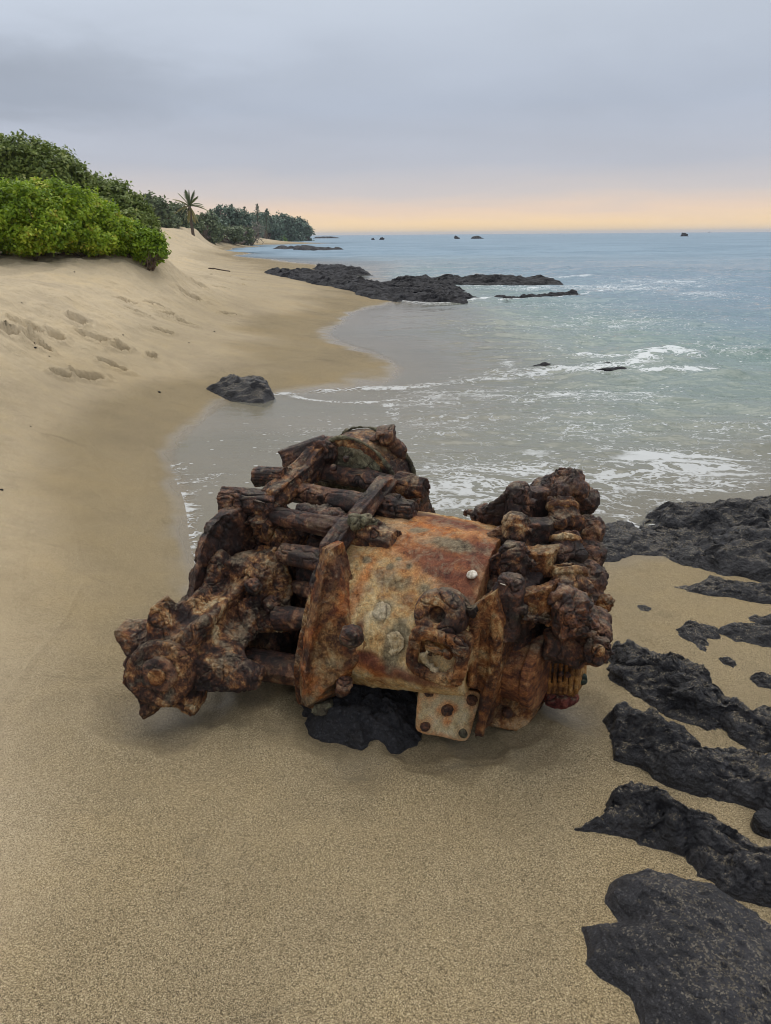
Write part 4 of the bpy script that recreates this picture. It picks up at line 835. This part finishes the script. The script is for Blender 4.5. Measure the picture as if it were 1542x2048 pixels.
# --- front fittings on the barrel: bored disc, square port, white plate
def fit_axes(px, py, tilt=.15):
    d = ray(px, py); n = -(MV * 1.0) + MW * tilt + MU * .12; n /= np.linalg.norm(n); r_ = np.cross(MW, n); r_ = r_ / np.linalg.norm(r_); return n, -r_ if r_[0] < 0 else r_, np.cross(n, r_ if r_[0] > 0 else -r_)
n_, r_, u_ = fit_axes(872, 1230, .45)
c = A(872, 1230, 1.97); rad = SZ(872, 1230, 1.97, 52)
s = Solid().lathe(c - n_ * .10, n_, [(0, rad * 1.1), (.07, rad * 1.05), (.098, rad * .9), (.104, rad * .62), (.10, rad * .34), (.06, rad * .26), (.05, rad * .02)], 48)
part('bored_disc', s, M_MD, vox=.004, seed=140, amp=.8, crack=.9)
s = Solid().blob(A(942, 1222, 1.99), .024); part('black_plug', s, mat_rust('black_scale', [(.3, (16, 15, 15)), (.5, (34, 32, 31)), (.7, (64, 60, 56))], .08, .05), vox=.004, seed=141)
n_, r_, u_ = fit_axes(875, 1310, .1); r2 = r_ * math.cos(R(-7)) + u_ * math.sin(R(-7)); u2 = np.cross(n_, r2)
if u2[2] < 0: u2 = -u2
c = A(874, 1313, 1.93); wx, wy = SZ(874, 1313, 1.93, 52), SZ(874, 1313, 1.93, 44)
s = Solid()
def rr_path(c, r2, u2, wx, wy, k, n=40):
    a = np.linspace(0, 2 * math.pi, n, endpoint=False); x = np.sign(np.cos(a)) * np.abs(np.cos(a)) ** k * wx; y = np.sign(np.sin(a)) * np.abs(np.sin(a)) ** k * wy
    return c + x[:, None] * r2 + y[:, None] * u2
pth = rr_path(c, r2, u2, wx, wy, .38)
s.rings([ring_pts(pth[i], pth[(i + 1) % 40] - pth[i - 1], .019, 12) for i in range(40)], closed=True)
s.prism(rr_path(c - n_ * .035, r2, u2, wx * 1.12, wy * 1.1, .38), -n_ * .12)
s.blob(c + r2 * wx * .8 + u2 * wy * .72, .024).blob(c - r2 * wx * .8 + u2 * wy * .82, .022).blob(c + r2 * wx * .8 - u2 * wy * .75, .026)
port = part('square_port', s, M_OR, vox=.004, seed=143, amp=.8, crack=.9)
s = Solid().tube((c - r2 * wx * .5 + u2 * wy * .38, .011), (c + r2 * wx * .55 + u2 * wy * .30 + n_ * .004, .012), n=10); part('port_lip', s, M_OR, port, vox=.0035, seed=144, amp=.6)
s = Solid(); cp = [c + r2 * wx * (x) + u2 * wy * (y) for x, y in [(-.35, .15), (-.52, -.1), (-.5, -.42), (-.25, -.62), (.1, -.66)]]
s.tube(*[(q, .009) for q in cp], n=10); part('port_crust', s, M_PL, port, vox=.0035, seed=145, amp=.8, label='pale crust inside the port')
# plate
Yp = 2.0
PC = np.array([A(838, 1374, Yp + .05), A(966, 1382, Yp + .05), A(936, 1486, Yp), A(830, 1464, Yp + .005)])
def rq(P, rd=.16, k=6):
    out = []
    for i in range(4):
        a, b, c_ = P[i - 1], P[i], P[(i + 1) % 4]; p0 = b + (a - b) * rd; p1 = b + (c_ - b) * rd
        for t in np.linspace(0, 1, k): out.append((1 - t) ** 2 * p0 + 2 * t * (1 - t) * b + t * t * p1)
    return np.array(out)
PN = np.cross(PC[1] - PC[0], PC[3] - PC[0]); PN /= np.linalg.norm(PN)
if PN[1] > 0: PN = -PN
s = Solid().prism(rq(PC), -PN * .028)
def plate_tone(me, P):
    og = np.zeros(len(P)); n = fbm(P * 45, 4, 41)
    for x, y, k in [(895, 1421, 1.), (858, 1385, .5), (944, 1400, .55), (850, 1453, .45), (927, 1467, .3)]:
        d = ray(x, y); q = EYE + d * (((PC[0] - EYE) @ PN) / (d @ PN)); e = P - q; lat = e - e[:, 2:3] * MW; h = np.linalg.norm(lat, axis=1)
        r_ = np.sqrt(h ** 2 + e[:, 2] ** 2); og = np.maximum(og, k * .8 * sstep(.042, .016, r_ + .012 * n)); og = np.maximum(og, k * .9 * sstep(.022, .006, h + .008 * n) * (e[:, 2] < 0) * sstep(-.11, -.02, e[:, 2]))
    ed = np.min([np.linalg.norm(np.cross(P - PC[i], (PC[(i + 1) % 4] - PC[i]) / np.linalg.norm(PC[(i + 1) % 4] - PC[i])), axis=1) for i in range(4)], 0)
    og = np.maximum(og, .5 * sstep(.02, .002, ed + .012 * n)); attr(me, 'orange', og); attr(me, 'grey', .18 * sstep(.1, .5, fbm(P * 22, 4, 43))); attr(me, 'stain', np.zeros(len(P)))
plate = part('white_plate', s, mat_rust('pale_stained_plate', [(.40, (152, 126, 86)), (.46, (180, 158, 116)), (.52, (194, 177, 138)), (.60, (206, 193, 160))], .10, .15, fine=.4, stain=True, dark=.45), post=plate_tone, vox=.0035, seed=150, amp=.16, crack=.05, label='pale bolted cover plate')
s = Solid().prism(PC.mean(0) + (rq(PC) - PC.mean(0)) * .86 - PN * .028, -PN * .12 + MW * .03); part('plate_housing', s, M_OR, vox=.005, seed=151, amp=.4, crack=.2)
for i, (x, y, r, m) in enumerate([(858, 1385, 13, M_DK), (944, 1400, 16, M_DK), (895, 1421, 15, M_DK), (850, 1453, 12, M_DK), (927, 1467, 12, M_GRN)]):
    d = ray(x, y); t = ((PC[0] - EYE) @ PN) / (d @ PN); q = EYE + d * t
    s = Solid().lathe(q - PN * .01, PN, [(0, SZ(x, y, q[1], r * .9)), (.014, SZ(x, y, q[1], r * .84)), (.019, SZ(x, y, q[1], r * .7)), (.022, SZ(x, y, q[1], r * .3))], 8)
    part('plate_bolt', s, m, plate, vox=.003, seed=152 + i, amp=.3, crack=.4)
# round scabs and bosses on the barrel
for i, (x, y, r, m) in enumerate([(765, 1222, 19, M_PL), (788, 1287, 24, M_PL), (840, 1222, 18, M_GRN), (905, 1356, 16, M_DK), (925, 1300, 18, M_MD)]):
    q, nn = on_body(x, y); t = SZ(x, y, q[1], r); e1 = np.cross(nn, MW); e1 /= np.linalg.norm(e1)
    part('crusted_boss', Solid().blob(q, [e1 * t, np.cross(nn, e1) * t, nn * .009]), m, vox=.004, seed=160 + i, amp=.7, crack=.8)
# shells on the barrel
M_SH = NT('shell_white'); v = M_SH.coord(); M_SH.bsdf(Base_Color=M_SH.ramp(M_SH.noise(v, 60, 4), [(.35, srgb(150, 138, 118)), (.6, srgb(218, 212, 198))]), Roughness=.55, Normal=M_SH.bump(M_SH.noise(v, 140, 4), .003, .6))
for x, y, a, b, rot, lab in [(945, 1152, 13, 8, .5, 'largest white shell lying on top of the rusty barrel'), (1005, 1168, 6, 4, .2, 'tiny white shell chip beside the fourth flange lug on the barrel')]:
    q, nn = on_body(x, y)
    if x > 1000: q = A(1004, 1168, 2.0)
    m = SZ(x, y, q[1], 1.); ex = MU * math.cos(rot) - MV * math.sin(rot); ey = np.cross(nn, ex)
    s = Solid().blob(np.zeros(3), [ex * a * m, ey * b * m * 1.4, nn * b * m * .8], 14)
    V = s.v[0]; V = V * (1 + .12 * fbm(V * 90, 3, 5))[:, None]
    me = mesh_np('seashell', V, s.f); smooth(me)
    link('seashell', me, M_SH.m, label=lab, cat='shell', loc=q + nn * b * m * .6)

# ------------------------------------------------------------------ vegetation
def mat_leaf(name, stops, trans=.25):
    s = NT(name); a = s.attr('tone')
    c = s.ramp(a, stops)
    c = s.mix(.35, c, s.ramp(s.noise(s.coord(), 3., 3), [(.35, (.7, .72, .7)), (.65, (1.25, 1.22, 1.1))]), 'MULTIPLY')
    d = s.n('BsdfPrincipled', None, Base_Color=c, Roughness=.5, Specular_IOR_Level=.35); t = s.n('BsdfTranslucent', None, Color=c)
    m = s.n('MixShader', None, Fac=trans); s.t.links.new(d.outputs[0], m.inputs[1]); s.t.links.new(t.outputs[0], m.inputs[2]); s.t.links.new(m.outputs[0], s.out.inputs[0]); return s.m
def mat_plain(name, a, b, scale=20.):
    s = NT(name); v = s.coord(); n = s.noise(v, scale, 6, .7); s.bsdf(Base_Color=s.ramp(n, [(.3, a), (.7, b)]), Roughness=.85, Normal=s.bump(n, .02, .7)); return s.m
M_BRIGHT = mat_leaf('bright_leaves', [(0, srgb(76, 90, 24)), (.3, srgb(108, 140, 36)), (.6, srgb(150, 178, 48)), (.85, srgb(190, 204, 72)), (1, srgb(214, 196, 96))], .35)
M_DARK = mat_leaf('dark_leaves', [(0, srgb(62, 76, 34)), (.4, srgb(102, 122, 58)), (.75, srgb(140, 156, 84)), (1, srgb(176, 184, 122))], .3)
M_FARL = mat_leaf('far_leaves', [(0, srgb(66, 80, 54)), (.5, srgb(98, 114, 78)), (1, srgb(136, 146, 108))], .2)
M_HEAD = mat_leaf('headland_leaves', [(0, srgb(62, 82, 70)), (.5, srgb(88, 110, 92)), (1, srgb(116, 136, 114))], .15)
M_DRY = mat_leaf('dry_twig_leaves', [(0, srgb(84, 78, 70)), (.5, srgb(124, 114, 104)), (1, srgb(156, 146, 134))], .1)
M_GRASS = mat_leaf('far_grass', [(0, srgb(70, 100, 40)), (1, srgb(110, 140, 62))], .2)
M_PALM = mat_leaf('palm_leaves', [(0, srgb(60, 72, 36)), (.6, srgb(96, 108, 56)), (1, srgb(150, 140, 88))], .2)
M_BARK = mat_plain('bark', srgb(60, 50, 42), srgb(112, 98, 84)); M_TWIG = mat_plain('twig', srgb(74, 60, 52), srgb(130, 112, 100), 60)

def leaf_mesh(C, N, S, asp=.55, jit=.6):
    """leaf-shaped six-point blades at C, lying along N"""
    n = len(C); N = N / np.linalg.norm(N, axis=1)[:, None]
    t = RNG.normal(size=(n, 3)); t -= (t * N).sum(1)[:, None] * N; t /= np.linalg.norm(t, axis=1)[:, None]
    b = np.cross(N, t)
    # blade runs along d, its face tipped by jit
    S = np.asarray(S)[:, None]; d = t; w_ = b
    fold = N * S * .12
    co = np.stack([C, C + d * S * .45 + w_ * S * asp * .5 + fold, C + d * S * 1.0, C + d * S * .45 - w_ * S * asp * .5 + fold], 1).reshape(-1, 3)
    f = np.arange(4 * n).reshape(n, 4); return co, f
def crown(name, lobes, n_ros, leaf, mat, parent, base, hole=.25, per=7, seed=0, tone=(.15, 1.), flat=.0, asp=.55, shell=.35):
    rng = np.random.default_rng(seed); C, N, S, T = [], [], [], []
    vol = np.array([np.prod(r) ** (2 / 3) for _, r in lobes]); vol = vol / vol.sum()
    for (c, r), f in zip(lobes, vol):
        m = max(6, int(n_ros * f * 1.4)); d = rng.normal(size=(m, 3)); d /= np.linalg.norm(d, axis=1)[:, None]
        k = 1 - shell * rng.random(m) ** 1.6 + .16 * rng.random(m) ** 5
        bump = 1 + .24 * fbm(d * 2.2 + seed, 3, seed) + .16 * fbm(d * 6 + seed, 2, seed + 3)
        p = np.array(c) + d * np.array(r) * (k * bump)[:, None]
        keepm = fbm(p / (np.mean(r) * .42) + seed, 3, seed + 7) > hole * 2 - .9
        p, d, k = p[keepm], d[keepm], k[keepm]
        zt = np.clip((p[:, 2] - c[2]) / r[2] * .5 + .5, 0, 1)
        tn = np.clip(.5 + .28 * fbm(p / (np.mean(r) * .5), 3, seed + 11) + .12 * rng.normal(size=len(p)), 0, 1)
        nd = d * np.array([1, 1, 1]) / np.array(r); nd /= np.linalg.norm(nd, axis=1)[:, None]; nd = nd + np.array([0, 0, .7])
        for q in range(per):
            C.append(p + rng.normal(size=p.shape) * leaf * .35); N.append(nd + rng.normal(size=p.shape) * .75); S.append(leaf * rng.uniform(.65, 1.25, len(p))); T.append(np.clip(tn + rng.normal(size=len(p)) * .12, 0, 1) * (tone[1] - tone[0]) + tone[0])
    C, N, S, T = np.concatenate(C), np.concatenate(N), np.concatenate(S), np.concatenate(T)
    gz = terrain(C[:, :2], False); ok = C[:, 2] > gz - .05; C, N, S, T = C[ok], N[ok], S[ok], T[ok]
    co, f = leaf_mesh(C, N, S, asp); me = mesh_np(name, co - base, f); attr(me, 'tone', np.repeat(T, 4))
    return link(name, me, mat, parent)
def limbs(name, base, lobes, r0, mat, parent, seed=0, n=3, bare=False, extra=0):
    rng = np.random.default_rng(seed); s = Solid()
    for (c, r) in lobes:
        foot = base + (np.array([(c[0] - base[0]) * .55, (c[1] - base[1]) * .55, 0]) if c[1] < 25 else 0); foot[2] = terrain(foot[None, :2], False)[0] - .1
        for k in range(n):
            e = np.array(c) + rng.normal(size=3) * np.array(r) * .35 + np.array([0, 0, r[2] * .35]); m = (foot + e) / 2 + rng.normal(size=3) * np.array(r) * .18
            s.tube((foot, r0), (m, r0 * .7), (e, r0 * .25), n=7)
            for q in range(2 + extra):
                e2 = m + (e - m) * rng.uniform(.1, .9) + rng.normal(size=3) * np.array(r) * .4; s.tube((m, r0 * .45), ((m + e2) / 2 + rng.normal(size=3) * .06 * r[0], r0 * .3), (e2, r0 * .12), n=5)
    me = mesh_np(name, np.concatenate(s.v) - base, s.f); smooth(me); return link(name, me, mat, parent)
def bush(name, label, cat, lobes_px, n_ros, leaf, mat, group=None, seed=0, r0=.03, per=7, deep=.8, **kw):
    """lobes_px: (px, py, rx px, ry px, Y)"""
    lobes = []
    for x, y, a, b, Y in lobes_px:
        c = A(x, y, Y); m = SZ(x, y, Y, 1.); lobes.append((c, np.array([a * m, a * m * deep, b * m])))
    if lobes_px[0][4] > 60:
        for c, r in list(lobes):
            g_ = terrain(c[None, :2], False)[0]; lobes.append((np.array([c[0], c[1], max(g_ + r[2] * .3, (g_ + c[2]) / 2 - r[2] * .2)]), r * np.array([.95, .95, .7])))
    c0 = np.mean([c for c, _ in lobes], 0); base = np.array([c0[0], c0[1], terrain(c0[None, :2], False)[0]])
    root = link(name, None, label=label, cat=cat, group=group, loc=base)
    crown('crown', lobes, n_ros, leaf, mat, root, base, seed=seed, per=per, **kw)
    limbs('trunk', base, lobes, r0, M_BARK, root, seed)
    return root
BG = 'shrubs along the top of the beach'
bush('beach_bush', 'large bright green bush at the left edge, in front of the dark trees', 'bush', [(-70, 440, 110, 68, 12.6), (40, 436, 90, 62, 12.8), (105, 430, 78, 60, 13.2), (70, 466, 70, 32, 12.6)], 9500, .064, M_BRIGHT, BG, 1, hole=.24)
bush('beach_bush', 'bright green bush in the middle, sloping down beside the largest one', 'bush', [(172, 446, 58, 48, 13.6), (222, 468, 48, 34, 13.6), (150, 472, 50, 28, 13.2), (190, 482, 40, 20, 13.2)], 4800, .064, M_BRIGHT, BG, 2, hole=.26)
bt = bush('beach_bush', 'small green bush with bare twigs, lowest at the right end of the bright row', 'bush', [(268, 482, 34, 26, 13.8), (300, 492, 32, 26, 13.6), (245, 478, 24, 22, 13.6)], 1500, .07, M_BRIGHT, BG, 3, hole=.36, tone=(.05, .75))
c = A(318, 500, 13.5); limbs('bare_twigs', np.array(bt.location), [(c, np.array([.16, .16, .16])), (A(305, 508, 13.4), np.array([.2, .15, .1]))], .012, M_TWIG, bt, 5, 6, extra=5)
bush('dark_tree', 'tallest dark green tree rising behind the bright bush at the left edge', 'tree', [(-60, 345, 100, 66, 17.5), (40, 338, 76, 56, 17.5), (100, 352, 66, 52, 17.8), (145, 372, 44, 46, 18), (60, 400, 90, 50, 17.5)], 8000, .088, M_DARK, BG, 4, r0=.07, hole=.24)
bush('dark_tree', 'rounded dark green tree in the dip behind the middle bright bush', 'tree', [(205, 402, 44, 44, 18.5), (240, 424, 40, 40, 18.5), (190, 430, 44, 40, 18)], 3800, .088, M_DARK, BG, 5, r0=.06, hole=.27)
bush('dark_tree', 'low dark green tree tapering down behind the small twiggy bush', 'tree', [(272, 440, 30, 36, 18.5), (295, 456, 20, 26, 18.5), (255, 452, 34, 30, 18)], 2300, .088, M_DARK, BG, 6, r0=.05, hole=.28)
FG = 'trees behind the far dune'
for i, (lab, lob, n, lf, m, hz) in enumerate([
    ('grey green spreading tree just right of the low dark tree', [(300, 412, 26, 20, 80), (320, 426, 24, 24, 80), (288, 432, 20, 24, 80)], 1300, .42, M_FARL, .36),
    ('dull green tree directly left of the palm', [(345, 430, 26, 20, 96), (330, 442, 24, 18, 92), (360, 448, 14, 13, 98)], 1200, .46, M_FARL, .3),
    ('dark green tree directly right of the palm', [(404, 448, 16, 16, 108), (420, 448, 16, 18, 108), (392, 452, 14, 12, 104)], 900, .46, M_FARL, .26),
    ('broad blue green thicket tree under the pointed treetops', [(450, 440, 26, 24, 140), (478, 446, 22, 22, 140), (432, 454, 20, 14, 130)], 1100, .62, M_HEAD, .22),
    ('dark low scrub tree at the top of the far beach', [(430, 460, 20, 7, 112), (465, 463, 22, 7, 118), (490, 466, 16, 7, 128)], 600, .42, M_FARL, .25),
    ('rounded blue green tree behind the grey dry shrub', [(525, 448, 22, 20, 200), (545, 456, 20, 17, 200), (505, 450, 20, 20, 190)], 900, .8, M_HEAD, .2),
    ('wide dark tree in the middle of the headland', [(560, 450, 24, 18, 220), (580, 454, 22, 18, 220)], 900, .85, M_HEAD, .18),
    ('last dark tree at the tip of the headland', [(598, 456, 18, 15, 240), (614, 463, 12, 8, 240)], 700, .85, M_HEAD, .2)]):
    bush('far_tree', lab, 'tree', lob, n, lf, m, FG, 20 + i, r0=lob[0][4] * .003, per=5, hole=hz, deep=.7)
def conifer(px, ptop, pbase, Y, wpx, label, seed):
    rng = np.random.default_rng(seed); b = A(px, pbase, Y); t = A(px + rng.uniform(-2, 2), ptop, Y); b[2] = min(b[2], terrain(b[None, :2], False)[0] - .1 if True else 0); h = t[2] - b[2]; m = SZ(px, pbase, Y, 1.)
    root = link('pointed_tree', None, label=label, cat='tree', group='pointed trees on the far headland', loc=b)
    C, N, S, T = [], [], [], []
    for k in range(26):
        f = k / 25; z = b[2] + h * (.25 + .75 * f); w_ = wpx * m * (1 - f) ** .8 + .15
        for q in range(7):
            a = rng.uniform(0, 6.28); rr_ = np.linspace(.2, 1, 4) * w_ * rng.uniform(.6, 1.15)
            for r_ in rr_: C.append([b[0] + (t[0] - b[0]) * f + r_ * math.cos(a), b[1] + r_ * math.sin(a), z + .12 * w_ * math.sin(r_ * 5) - .18 * r_]); N.append(rng.normal(size=3) * .5 + [0, 0, .8]); S.append(rng.uniform(.5, .9) * m * 3.6); T.append(rng.random())
    co, f = leaf_mesh(np.array(C), np.array(N), np.array(S), .6); me = mesh_np('crown', co - b, f); attr(me, 'tone', np.repeat(T, 4)); link('crown', me, M_HEAD, root)
    s = Solid().tube((b, .9 * m * 2), (b * .4 + t * .6, .5 * m * 2), (t, .12 * m), n=7); me = mesh_np('trunk', np.concatenate(s.v) - b, s.f); link('trunk', me, M_BARK, root)
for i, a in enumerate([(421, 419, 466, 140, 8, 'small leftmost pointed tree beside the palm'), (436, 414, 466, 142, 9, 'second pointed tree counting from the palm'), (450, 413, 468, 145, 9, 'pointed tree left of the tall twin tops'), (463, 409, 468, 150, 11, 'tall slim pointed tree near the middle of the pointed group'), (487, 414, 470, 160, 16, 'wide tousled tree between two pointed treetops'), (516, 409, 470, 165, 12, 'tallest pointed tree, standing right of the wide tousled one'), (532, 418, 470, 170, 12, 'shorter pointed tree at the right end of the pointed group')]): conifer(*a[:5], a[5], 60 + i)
# palm
def palm():
    Y = 84; b = ground(384, 464, 5, 100); b = A(384, 464, Y); b[2] = terrain(b[None, :2], False)[0]; t = A(379, 412, Y); m = SZ(380, 414, Y, 1.)
    root = link('palm_tree', None, label='lone coconut palm on the far dune, fronds blown to the right', cat='palm', loc=b)
    s = Solid().tube((b - MW * .2, 4.4 * m), (b * .7 + t * .3 + np.array([.1, 0, 0]), 3.2 * m), (b * .3 + t * .7, 2.8 * m), (t, 2.6 * m), n=10)
    me = mesh_np('trunk', np.concatenate(s.v) - b, s.f); smooth(me); link('trunk', me, M_BARK, root)
    rng = np.random.default_rng(5)
    for k, (dx, dy, droop) in enumerate((1.3 * a_, 1.25 * b_, c_) for a_, b_, c_ in [(-20, 12, 10), (-26, 2, 12), (-15, 24, 5), (-6, 28, 4), (7, 27, 4), (15, 21, 7), (22, 8, 9), (30, 4, 12), (-10, -12, 10), (12, -14, 10), (-3, -18, 6), (5, -20, 5), (-22, 18, 8), (18, 14, 11), (1, 25, 2), (-12, -2, 8)]):
        n = 26; f = np.linspace(0, 1, n); dp = rng.uniform(-16, 16)
        mid = t + np.c_[dx * f * m, dp * f * m, (dy * f - droop * f * f * 1.3) * m]
        C, N, S = [], [], []
        v = []; fa = []
        for i in range(1, n):
            d = mid[i] - mid[i - 1]; d /= np.linalg.norm(d); sd_ = np.cross(d, MW); sd_ /= np.linalg.norm(sd_); ln = 8.5 * m * math.sin(math.pi * (.12 + .8 * f[i])) * rng.uniform(.8, 1.1)
            for sg in (-1, 1):
                p0 = mid[i]; tip = p0 + sd_ * sg * ln * .8 + d * ln * .8 - MW * ln * .35; w_ = d * 1.1 * m
                v += [p0 - w_, p0 + w_, tip]; fa.append((len(v) - 3, len(v) - 2, len(v) - 1))
        s = Solid().tube(*[(mid[i], (.7 - .5 * f[i]) * m) for i in range(0, n, 5)], n=5); o = len(v); v += list(np.concatenate(s.v)); fa += [tuple(q + o for q in ff) for ff in s.f]
        me = mesh_np('frond', np.array(v) - b, fa); attr(me, 'tone', np.full(len(v), rng.uniform(.1, .9) if dy > 0 else .95)); link('frond', me, M_PALM, root)
palm()
# dry grey shrub, grass strip, tufts at the far beach
bush('dry_shrub', 'bare grey dry shrub at the end of the far beach', 'shrub', [(508, 458, 22, 14, 142), (494, 464, 14, 9, 138)], 500, .6, M_DRY, None, 90, r0=.05, per=3, hole=.42, asp=.16, shell=.9)
def grass_strip():
    rng = np.random.default_rng(8); C = []
    for k in range(1500):
        x = rng.uniform(536, 572); C.append(A(x, 470 - rng.random() * 4, 208 + rng.uniform(-8, 8)))
    C = np.array(C); C[:, 2] = np.minimum(C[:, 2], terrain(C[:, :2], False) + 1.6); co, f = leaf_mesh(C, np.tile([0, -1., .4], (len(C), 1)) + rng.normal(size=C.shape) * .4, rng.uniform(.5, .9, len(C)), .4)
    c0 = C.mean(0); me = mesh_np('grass', co - c0, f); attr(me, 'tone', np.repeat(rng.random(len(C)), 4)); link('grass', me, M_GRASS, label='strip of green grass at the foot of the headland', cat='grass', kind='stuff', loc=c0)
grass_strip()

# ------------------------------------------------------------------ rocks and boat far out at sea
IG = 'rocks far out at sea'
def far_rock(px, py, wpx, hpx, Y, lab, seed):
    c = A(px, py, Y); c[2] = -.3; m = SZ(px, py, Y, 1.); s = Solid().blob(np.zeros(3), [np.array([wpx * m / 2, 0, 0]), np.array([0, wpx * m / 2.6, 0]), np.array([0, 0, hpx * m + .3])], 26)
    V = s.v[0]; V = V * (1 + .42 * fbm(V / (wpx * m) * 4 + seed, 4, seed))[:, None]; me = mesh_np('sea_rock', V, s.f); smooth(me); link('sea_rock', me, M_LAVA_FAR, label=lab, cat='rock', group=IG, loc=c)
for i, a in enumerate([(746, 476, 7, 3, 260, 'tiny rock far out, left of its slightly bigger neighbour'), (764, 476, 13, 4.5, 260, 'leftmost pair of far sea rocks, the bigger one'), (913, 474, 10, 5, 280, 'small far sea rock beside the longest low one'), (954, 474, 24, 4, 280, 'longest low rock far out on the sea, near the middle'), (1369, 469, 15, 6, 330, 'lone pointed sea rock far out toward the right')]): far_rock(*a, i + 3)
far_rock(655, 472.5, 46, 3, 420, 'low dark spit of lava running out from the headland tip', 15)
b = A(1418, 464.2, 1400); b[2] = 0; m = SZ(1418, 464, 1400, 1.)
M_BOAT = mat_plain('boat_white', srgb(200, 204, 206), srgb(226, 228, 228), 2.)
bo = link('sail_boat', None, label='tiny pale boat on the horizon at right', cat='boat', loc=b)
s = Solid().rings([np.array([[x * m, y * m * wd, z * m] for y, z in [(-1, 1.2), (-.6, 0), (.6, 0), (1, 1.2)]]) for x, wd in [(-3, .7), (-1, 1.), (1.5, .9), (3.2, .1)]]); link('hull', mesh_np('hull', np.concatenate(s.v), s.f), M_BOAT, bo)
s = Solid().tube((np.array([0, 0, .8 * m]), .22 * m), (np.array([0, 0, 4.2 * m]), .12 * m), n=6).prism(np.array([[.2, 0, 1.4], [2.3, 0, 1.5], [.2, 0, 4.0]]) * m, np.array([0, .15 * m, 0])); link('mast', mesh_np('mast', np.concatenate(s.v), s.f), M_BOAT, bo)

# ------------------------------------------------------------------ crumbs and driftwood on the beach
for i, (x, y, r) in enumerate([(70, 695, 5), (98, 709, 3), (223, 679, 3), (149, 545, 3), (246, 671, 3), (318, 785, 5), (61, 852, 3), (3, 981, 6), (429, 664, 3), (378, 686, 2.5), (44, 608, 3)]):
    q = ground(x, y); m = SZ(x, y, q[1], r * .6); sb = Solid().blob(np.zeros(3), np.diag([m, m * .7, m * .6]), 9); V = sb.v[0]; V = V * (1 + .4 * fbm(V / m * 1.5 + i, 2, i))[:, None]
    q[2] = terrain(q[None, :2])[0] + .2 * m; me = mesh_np('pebble', V, sb.f); smooth(me); link('pebble', me, M_LAVA_FAR, label='small dark lava pebble lying alone on the beach sand', cat='pebble', group='dark pebbles strewn over the beach', loc=q)
def twig(pts, r, label):
    P = [ground(x, y) for x, y in pts]
    for q in P: q[2] = terrain(q[None, :2])[0] + .02
    sb = Solid().tube(*[(q, SZ(*pts[0], P[0][1], r) * (1 - .5 * i / len(P))) for i, q in enumerate(P)], n=7); me = mesh_np('driftwood', np.concatenate(sb.v) - P[0], sb.f); smooth(me); link('driftwood', me, M_BARK, label=label, cat='driftwood', loc=P[0])
twig([(418, 538), (428, 539), (440, 541), (460, 543)], 1.6, 'thin dark driftwood stick on the dry sand left of the lava reef')
twig([(14, 668), (38, 672), (60, 679), (68, 676)], 1.3, 'forked driftwood twig among the footprints at the left edge')

q = G(1530, 1672, .06); hull = np.array([[-.038, -.01, -.02], [-.03, .02, .035], [.0, -.035, -.02], [.045, -.02, -.02], [.05, .03, .03], [.0, .035, .045], [-.012, -.024, .022], [.04, -.012, .034], [0, .05, -.02], [-.03, .03, -.02]])
bm = bmesh.new(); [bm.verts.new(p) for p in hull]; bmesh.ops.convex_hull(bm, input=bm.verts); bmesh.ops.bevel(bm, geom=bm.edges[:], offset=.003, segments=2, affect='EDGES')
me = bpy.data.meshes.new('lava_stone'); bm.to_mesh(me); bm.free(); link('lava_stone', me, mat_rock('wet_stone', 0, 1., 1., .6), label='small faceted glossy black stone lying on wet sand at the right edge', cat='stone', loc=q + np.array([.01, .02, .006]))
# thin sea air that pales the headland
bm = bmesh.new(); bmesh.ops.create_cube(bm, size=1.); me = bpy.data.meshes.new('haze'); bm.to_mesh(me); bm.free()
hz = NT('haze_air'); pv = hz.n('VolumePrincipled', None, Color=(.86, .92, 1., 1), Density=.00032, Anisotropy=.2); hz.t.links.new(pv.outputs[0], hz.out.inputs['Volume'])
ho = link('haze', me, hz.m, kind='stuff', label='thin pale sea haze', cat='haze'); ho.scale = (12200, 12200, 20.); ho.location = (0, 0, 4.)
